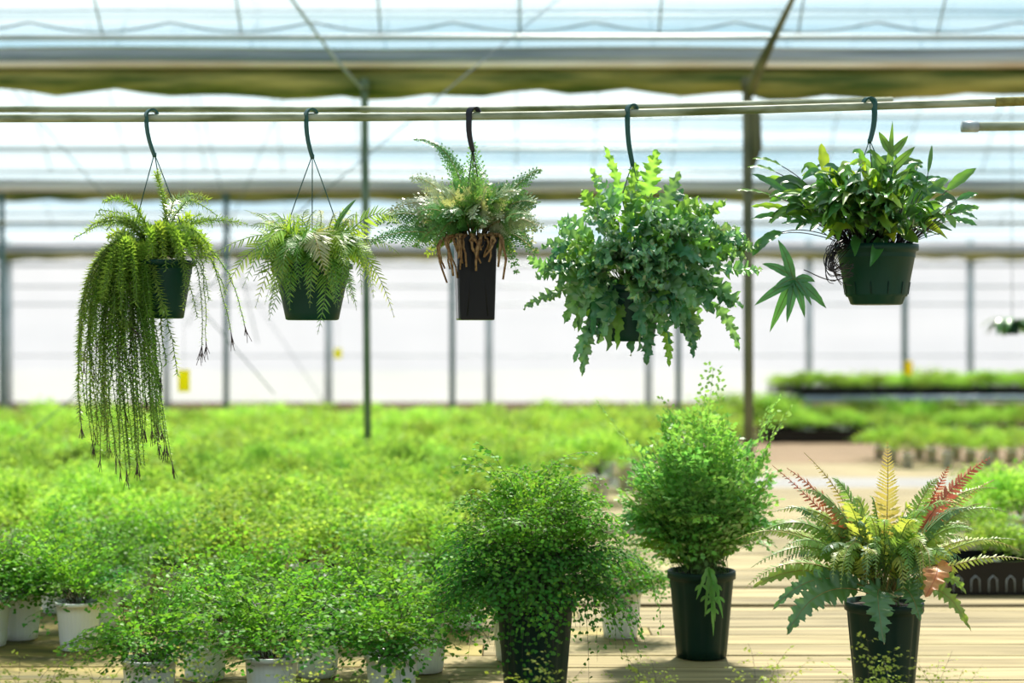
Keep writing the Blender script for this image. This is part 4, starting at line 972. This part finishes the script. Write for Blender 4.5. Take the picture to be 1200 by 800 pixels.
for (ex, ey) in ((836, 745), (826, 722), (847, 724), (816, 702), (842, 702), (838, 728)):
    P = bez(P0, W(833, 652, 4.37)-cv, W(ex, ey, 4.37)-cv, 12); m = MB(); blade(m, P[2:], 0.0075, 'bushy', (0.2, -1, 0.2), lobes=4, depth=0.5, n=24)
    fingers_ = [(0.8, s_) for s_ in (-1, 1)]
    for f_, s_ in fingers_:
        q = at(P, np.array([f_]))[0]; blade(m, bez(q, q+np.array([s_*0.010, 0, -0.004]), q+np.array([s_*0.016, 0, -0.016]), 6), 0.004, 'bushy', (0.2, -1, 0.2), n=6)
    frond_obj('frond', t, m)

# --- reddish fern
rpos = ((1036-600)/2000*4.0, 4.0, BZ); cv = np.array(rpos); c = cv
t = thing('reddish_fern', 'spreading fern with coppery red new fronds in a tall dark green pot at right', 'potted fern', rpos)
obj('pot', octo_pot(0.086, 0.068, 0.222, 'pot_dark'), t); obj('soil', soil_disc(0.081, 0.21), t)
def rf(p1, p3, d3, plen, mat, stem='stem_green', upv=(0, -0.6, 0.8), sp=0.0105, p0=None, lab=None, ws=1.0, tm=TOOTH, start=0.2, dm=None):
    P = bez(np.array(p0 if p0 is not None else [rng.normal(0, 0.015), rng.normal(0, 0.015), 0.215]), W(*p1, dm or (4.0+d3)/2)-cv, W(*p3, d3)-cv, 18)
    m = MB(); pinnate(m, P, plen, mat, stem, sp, tm, start=start, up=upv, droop=0.2, wscale=ws, rad=0.0017, ang=66); frond_obj('frond', t, m, lab)
rf((1042, 610), (1040, 518), 4.05, 0.054, 'red_gold', 'stem_tan', (0, -1, 0.1), ws=0.62, sp=0.0075, start=0.3, lab='upright golden-brown young frond')
rf((1000, 600), (922, 548), 3.95, 0.046, 'red_red', 'stem_red', lab='coppery young frond arching left', ws=1.0)
rf((985, 610), (905, 545), 4.05, 0.03, 'red_red', 'stem_red')
rf((1010, 590), (942, 530), 4.0, 0.028, 'red_gold', 'stem_tan', ws=0.95)
rf((1085, 580), (1160, 536), 3.95, 0.048, 'red_red', 'stem_red', lab='coppery young frond arching right', ws=0.95)
rf((1090, 590), (1112, 545), 4.0, 0.034, 'red_red', 'stem_red')
rf((1100, 590), (1165, 562), 4.1, 0.03, 'red_gold', 'stem_red')
P = bez(np.array([0.02, 0, 0.215]), W(1105, 640, 3.86)-cv, W(1110, 655, 3.80)-cv, 24, W(1084, 700, 3.76)-cv); m = MB(); m.tube(P[:15], 0.0016, 'stem_red', 4, False)
blade(m, P[12:], 0.036, 'red_orange', (-0.3, -1, 0.4), lobes=6, depth=0.45, ruffle=0.08, fwd=0.3, n=42, m_=3, vein='stem_red', wprof=lambda q: np.clip(0.5+q*2, 0, 1)*(1-q**2)**0.8); frond_obj('frond', t, m, 'drooping orange-red leaf')
TW = 1
spec = [((960, 560), (870, 640)), ((950, 590), (862, 632)), ((970, 600), (880, 665)), ((940, 620), (872, 690)), ((980, 570), (905, 600)), ((960, 620), (900, 622)), ((985, 560), (935, 575)),
        ((1110, 600), (1195, 645)), ((1100, 570), (1180, 600)), ((1090, 560), (1168, 572)), ((1110, 620), (1190, 632)), ((1110, 590), (1150, 590)), ((1090, 600), (1145, 620)), ((1130, 640), (1200, 655)),
        ((1000, 560), (975, 560)), ((1075, 570), (1100, 560)), ((1015, 570), (1000, 585)), ((1060, 570), (1125, 590)), ((1050, 580), (1085, 600))]
for k, (a, b) in enumerate(spec):
    rf(a, b, 3.95+rng.uniform(-0.15, 0.15), rng.uniform(0.030, 0.042), ['red_green', 'red_light', 'red_green'][k % 3], 'stem_tan' if k % 2 else 'stem_green')
for k in range(86):
    a = rng.uniform(-1, 1); e = rng.uniform(0, 1)
    x3 = 1034+a*128; y3 = 578+e*88+abs(a)*6
    if k > 70: x3 = 1034+a*70; y3 = rng.uniform(670, 700)
    rf((1034+a*70, 590+e*25-20*(1-abs(a))), (x3, y3), 4.0+(rng.uniform(-0.22, 0.2) if k <= 70 else -0.2), rng.uniform(0.030, 0.046), rng.choice(['red_green', 'red_green', 'red_light', 'red_dark']), 'stem_tan' if k % 3 == 0 else 'stem_green', (rng.normal(0, 0.3), -0.5, 0.8))
rf((1000, 620), (1028, 650), 3.72, 0.04, 'red_light', 'stem_tan', (0, -1, 0.4), lab='light green frond bending to the front')
def lowleaf(p1, p3, d3, half, mat='red_dark', up=(0, -0.9, 0.5), lobes=11):
    P = bez(np.array([0, -0.03, 0.225]), W(*p1, (4.0+d3)/2-0.03)-cv, W(*p3, d3)-cv, 22); m = MB()
    m.tube(P[:8], 0.0016, 'stem_tan', 4, False)
    blade(m, P[5:], half, mat, up, lobes=lobes, depth=0.58, ruffle=0.09, fwd=0.25, teeth=0.14, n=lobes*7, m_=3, vein='stem_tan', wprof=lambda q: np.clip(0.4+q*3, 0, 1)*(1-q**2.2)**0.85); frond_obj('frond', t, m, 'broad dark lobed frond with a pale midrib')
lowleaf((1020, 660), (1036, 755), 3.80, 0.058); lowleaf((960, 660), (922, 744), 3.82, 0.048); lowleaf((1065, 665), (1078, 728), 3.83, 0.048)
lowleaf((1100, 655), (1138, 740), 3.86, 0.030, 'red_green'); lowleaf((960, 645), (905, 715), 3.88, 0.032); lowleaf((1110, 650), (1132, 696), 3.9, 0.024, 'red_green', lobes=8)
lowleaf((950, 640), (880, 690), 3.95, 0.030, 'red_green'); lowleaf((980, 655), (955, 715), 3.9, 0.03)

# --- pale sprigs along the bottom edge: low young ferns in front
goldp = pool(5, (0.20, 0.28), (5, 40), (25, 95), 'maiden_gold', 0.0105, width=0.28, step=0.020, sstep=0.011, start=0.42, sec=False)
tray = thing('seedling_tray', 'low black seedling tray along the near edge of the bench, under the pale young ferns', 'tray', (0, 3.5, BZ))
m = MB(); m.box(-1.15, 1.15, -0.07, 0.07, 0.002, 0.006, 'pot_black'); obj('base', m, tray)
for (a, b, c_, d_) in ((-1.15, 1.15, -0.07, -0.066), (-1.15, 1.15, 0.066, 0.07), (-1.15, -1.146, -0.066, 0.066), (1.146, 1.15, -0.066, 0.066)):
    m = MB(); m.box(a, b, c_, d_, 0.002, 0.035, 'pot_black'); obj('side', m, tray)
for k, (px, sc, lab) in enumerate(((30, 0.9, 'pale young fern sprig at the bottom left corner'), (120, 0.75, 'pale young fern sprig below the lone left pot'), (215, 0.85, 'pale young fern sprig against the lower left white pot'), (345, 0.8, 'pale young fern sprig in front of the second front pot'),
        (440, 0.75, 'pale young fern sprig in front of the third front pot'), (655, 0.8, 'pale young fern sprig under the big maidenhair'), (760, 0.82, 'pale young fern sprig below the dark bushy pot'), (900, 0.85, 'pale young fern sprig left of the reddish fern pot'),
        (1030, 0.95, 'brightest pale young fern sprig across the reddish fern pot'), (1110, 0.75, 'pale young fern sprig right of the reddish fern pot'))):
    d = 3.5+rng.uniform(-0.02, 0.02); t = thing('young_fern', lab, 'young fern', ((px-600)/2000*d, d, BZ+0.006), None, rng.uniform(0, 6))
    m = MB(); m.lathe([(0.024, 0), (0.03, 0.05), (0.028, 0.05), (0.001, 0.045)], 'soil', 14); obj('plug', m, t)
    for i in range(9):
        o = link('frond', goldp[i % 5], t); a = rng.uniform(0, 2*PI); s = sc*rng.uniform(0.7, 1.0); o.location = (0, 0, 0.045); o.rotation_euler = (0, rng.normal(0, 0.1), a); o.scale = (s, s, s*0.95)

# ------------------------------------------------------------------ rows of ferns filling the bench behind
def crown(n, R, H, size, mat, seed, base=0.12):
    r_ = np.random.default_rng(seed); m = MB()
    nb = 26; O = []; 
    for b in range(nb):
        a = r_.uniform(0, 2*PI); el = r_.uniform(0.05, 1.0); rr = R*math.sqrt(el)*r_.uniform(0.75, 1.05); zc = base+H*(1-0.55*el)*r_.uniform(0.75, 1.1)
        k = n//nb; q = r_.normal(0, 1, (k, 3))*np.array([R*0.26, R*0.26, H*0.10])
        O.append(np.array([rr*math.cos(a), rr*math.sin(a), zc])+q)
        P = bez(np.array([0, 0, base-0.01]), np.array([rr*0.3*math.cos(a), rr*0.3*math.sin(a), zc]), np.array([rr*math.cos(a), rr*math.sin(a), zc]), 6); m.tube(P, 0.0012, 'stem_dark', 3, False)
    O = np.concatenate(O); O[:, 2] = np.maximum(O[:, 2], base*0.55); k = len(O)
    N = unit(np.array([0, 0, 1.0])+r_.normal(0, 0.45, (k, 3))); D = unit(np.cross(N, r_.normal(0, 1, (k, 3)))); S = np.cross(N, D)
    m.leaflets(*FANS, O, D, S, size*r_.uniform(0.7, 1.2, k), mat, 0.1); return m.mesh('foliage')
crowns_n = [crown(1700, 0.15, 0.21, 0.016, 'field', 100+i) for i in range(5)]
crowns_f = [crown(1100, 0.21, 0.20, 0.024, 'field', 200+i) for i in range(4)]
proto = {}
def field_fern(x, y, far, label, group, z=BZ, s=1.0, name='row_fern'):
    t = thing(name, label, 'potted fern', (x, y, z), group, rng.uniform(0, 6)); t.scale = (s, s, s*rng.uniform(0.86, 1.08))
    link('pot', DARK_FAR if name == 'bench_fern' else WHITE_FAR, t); link('foliage', random.choice(crowns_f if far else crowns_n), t)
def near_label(x, y):
    px = 600+2000*x/y
    where = ('under the trailing fern tips' if px < 230 else 'between the trailing fern and the slim green post' if px < 430 else 'beside the big domed maidenhair')
    row = 'first blurred rows' if y < 6.8 else 'middle blurred rows'
    return 'green maidenhair in the %s, %s' % (row, where), 'maidenhair ferns in the %s %s' % (row, where)
def far_label(x, y):
    px = 600+2000*x/y
    where = ('left of the trailing fern' if px < 90 else 'behind the trailing fern tips' if px < 220 else 'left of the slim green post' if px < 430 else 'right of the slim green post' if px < 640 else 'behind the bushy fern')
    row = 'farther rows' if y < 11.2 else 'last rows by the wall'
    return 'hazy lime-green fern in the %s, %s' % (row, where), 'ferns in the %s %s' % (row, where)
nf = 0
y = 5.15
while y < 8.6:
    x = -0.33*y+rng.uniform(-0.08, 0.08)
    while x < (-0.028 if y < 6.2 else 0.03)*y:
        if y > 5.6 or x > -0.20*y:
            gap = (0.09 < (-x/y) < 0.16 and 7.3 < y < 7.5)
            if not gap and rng.random() > 0.05: field_fern(x+rng.normal(0, 0.02), y+rng.normal(0, 0.02), False, *near_label(x, y)); nf += 1
        x += 0.29
    y += 0.30
y = 8.85
while y < 13.6:
    x = -0.34*y+rng.uniform(-0.1, 0.1); xr = (0.075 if y < 12 else 0.13)*y
    while x < xr:
        if not (abs(y-8.9) < 0.2 and (abs(x-(433-600)/2000*8.9) < 0.07)): field_fern(x+rng.normal(0, 0.03), y+rng.normal(0, 0.03), True, *far_label(x, y), s=1.0); nf += 1
        x += 0.44
    y += 0.42
print('FIELD', nf)
# right-hand rows
for j, y in enumerate((11.3, 11.7, 12.1)):
    for x in np.arange((1062-600)/2000*11.3, 4.1, 0.27):
        field_fern(x+rng.normal(0, 0.01), y, True, 'light green fern in a white pot, %s row of the right-hand block' % ('front', 'middle', 'back')[j], 'ferns in the %s row of the right-hand block' % ('front', 'middle', 'back')[j], s=0.72)
def black_tray(x0, x1, y0, y1, z, h, label, arches=False):
    t = thing('nursery_tray', label, 'tray', ((x0+x1)/2, (y0+y1)/2, z)); w = (x1-x0)/2; d = (y1-y0)/2
    m = MB(); m.box(-w, w, -d, d, 0.002, 0.006, 'pot_black'); obj('base', m, t)
    for s in (-1, 1):
        m = MB(); m.box(-w, w, min(s*d, s*(d-0.004)), max(s*d, s*(d-0.004)), 0.006, h, 'pot_black'); m.box(-w-0.006, w+0.006, s*d-0.005, s*d+0.005, h, h+0.006, 'pot_black'); sd = obj('side', m, t)
        m = MB(); m.box(min(s*w, s*(w-0.004)), max(s*w, s*(w-0.004)), -d+0.005, d-0.005, 0.006, h, 'pot_black'); obj('side', m, t)
        if arches and s < 0:
            for k in range(5):
                xx = -w+0.035+k*(2*w-0.07)/4
                P = [(xx-0.014, -d-0.002, 0.012), (xx-0.013, -d-0.002, h*0.5), (xx, -d-0.002, h*0.62), (xx+0.013, -d-0.002, h*0.5), (xx+0.014, -d-0.002, 0.012)]
                m = MB(); m.tube(P, 0.002, 'steel', 5); obj('arch_rib', m, sd)
    return t
x0, x1 = (1108-600)/2000*5.6, (1215-600)/2000*5.6
black_tray(x0, x1, 5.58, 5.9, BZ, 0.105, 'black slotted nursery crate on the planks right of the reddish fern', True)
for k, (px, d, s) in enumerate(((1160, 5.75, 0.62), (1200, 5.72, 0.7), (1135, 6.3, 0.9), (1175, 6.5, 1.0), (1215, 6.4, 1.1), (1195, 6.9, 1.1), (1150, 7.0, 0.9))):
    field_fern((px-600)/2000*d, d, False, ['low light green fern in the black crate, left one', 'light green fern in the black crate, cut by the right edge', 'pale fern just behind the reddish fern at the right', 'bright lime fern behind the black crate', 'bright lime fern at the right edge behind the crate', 'rear lime fern at the right edge', 'rear lime fern behind the reddish fronds'][k], None, z=BZ+(0.007 if k < 2 else 0), s=s)
black_tray(W(895, 0, 14.2)[0], W(1350, 0, 14.2)[0], 14.0, 14.7, BZ, 0.10, 'long black tray far back at the right, filled with grassy ferns')
for j, y in enumerate((14.15, 14.5)):
    for x in np.arange(W(905, 0, 14.2)[0], W(1340, 0, 14.2)[0], 0.30):
        field_fern(x, y, True, 'low green fern in the %s row of the long black tray at the far right' % ('front', 'back')[j], 'ferns in the %s row of the long black tray' % ('front', 'back')[j], z=BZ+0.007, s=0.78)
# raised bench far back
t = thing('raised_bench', 'raised metal bench with pale green rounded rim far back at the right', 'bench', (0, 15.4, 0))
xa, xb = W(905, 0, 15.2)[0], 6.0
m = MB(); m.box(xa, xb, -0.35, 0.35, 1.02, 1.05, 'gutter_metal'); obj('bench_top', m, t)
m = MB(); m.tube([(xa, -0.36, 1.04), (xb, -0.36, 1.06)], 0.028, 'gutter_metal', 8); obj('rim', m, t)
m = MB(); m.tube([(xa-0.02, -0.34, 1.05), (xa+0.22, -0.40, 1.05)], [0.05, 0.045], 'post_green', 10); obj('rim_end', m, t, 'pale green rounded rim end')
for x in (xa+0.15, W(1062, 0, 15.2)[0], W(1230, 0, 15.2)[0]):
    for yy in (-0.3, 0.3):
        m = MB(); m.tube([(x, yy, 0), (x, yy, 1.02)], 0.035, 'steel', 8); obj('leg', m, t)
black_tray(xa+0.03, 5.3, 15.1, 15.72, 1.05, 0.085, 'long black tray on the raised bench, packed with low ferns')
for yi, yy in enumerate((15.16, 15.4, 15.6)):
    for x in np.arange(xa+0.1, 5.2, 0.17):
        field_fern(x+rng.normal(0, 0.03), yy+rng.normal(0, 0.02), True, 'green fern in the %s row on the raised bench, %s of the teal post' % (('front', 'middle', 'back')[yi], 'left' if 600+2000*x/yy < 1060 else 'right'), 'ferns in the %s row on the raised bench, %s part' % (('front', 'middle', 'back')[yi], 'left' if 600+2000*x/yy < 1060 else 'right'), z=1.057, s=0.62*rng.uniform(0.85, 1.1), name='bench_fern')
for x in np.arange(W(900, 0, 14.7)[0], 5.2, 0.26):
    field_fern(x, 14.72, True, 'dark green fern in the row under the rim of the raised bench', 'ferns under the raised bench rim', z=BZ-0.0, s=0.98)
for k, (px, py, s, lab) in enumerate(((1015, 15.9, 1.25, 'taller green fern clump behind the raised bench, left of the teal post'), (1095, 16.1, 1.25, 'taller green fern clump behind the raised bench, right of the teal post'), (905, 14.5, 1.25, 'dark green clump beside the brown post at the back'), (845, 14.4, 1.3, 'dark green clump behind the bushy fern'), (872, 14.6, 1.3, 'dark green clump hidden behind the brown post'))):
    if k < 2:
        m = MB(); m.box(-0.16, 0.16, -0.16, 0.16, 0, 0.9, 'frame_wood'); x = (px-600)/2000*py; o = tag(obj('plant_stand', m), 'wooden stand under the tall fern clump %s of the teal post' % ('left', 'right')[k], 'stand'); o.location = (x, py+0.2, 0)
        field_fern(x, py+0.2, True, lab, None, z=0.9, s=s)
    else: field_fern((px-600)/2000*py, py, True, lab, None, z=BZ, s=s)
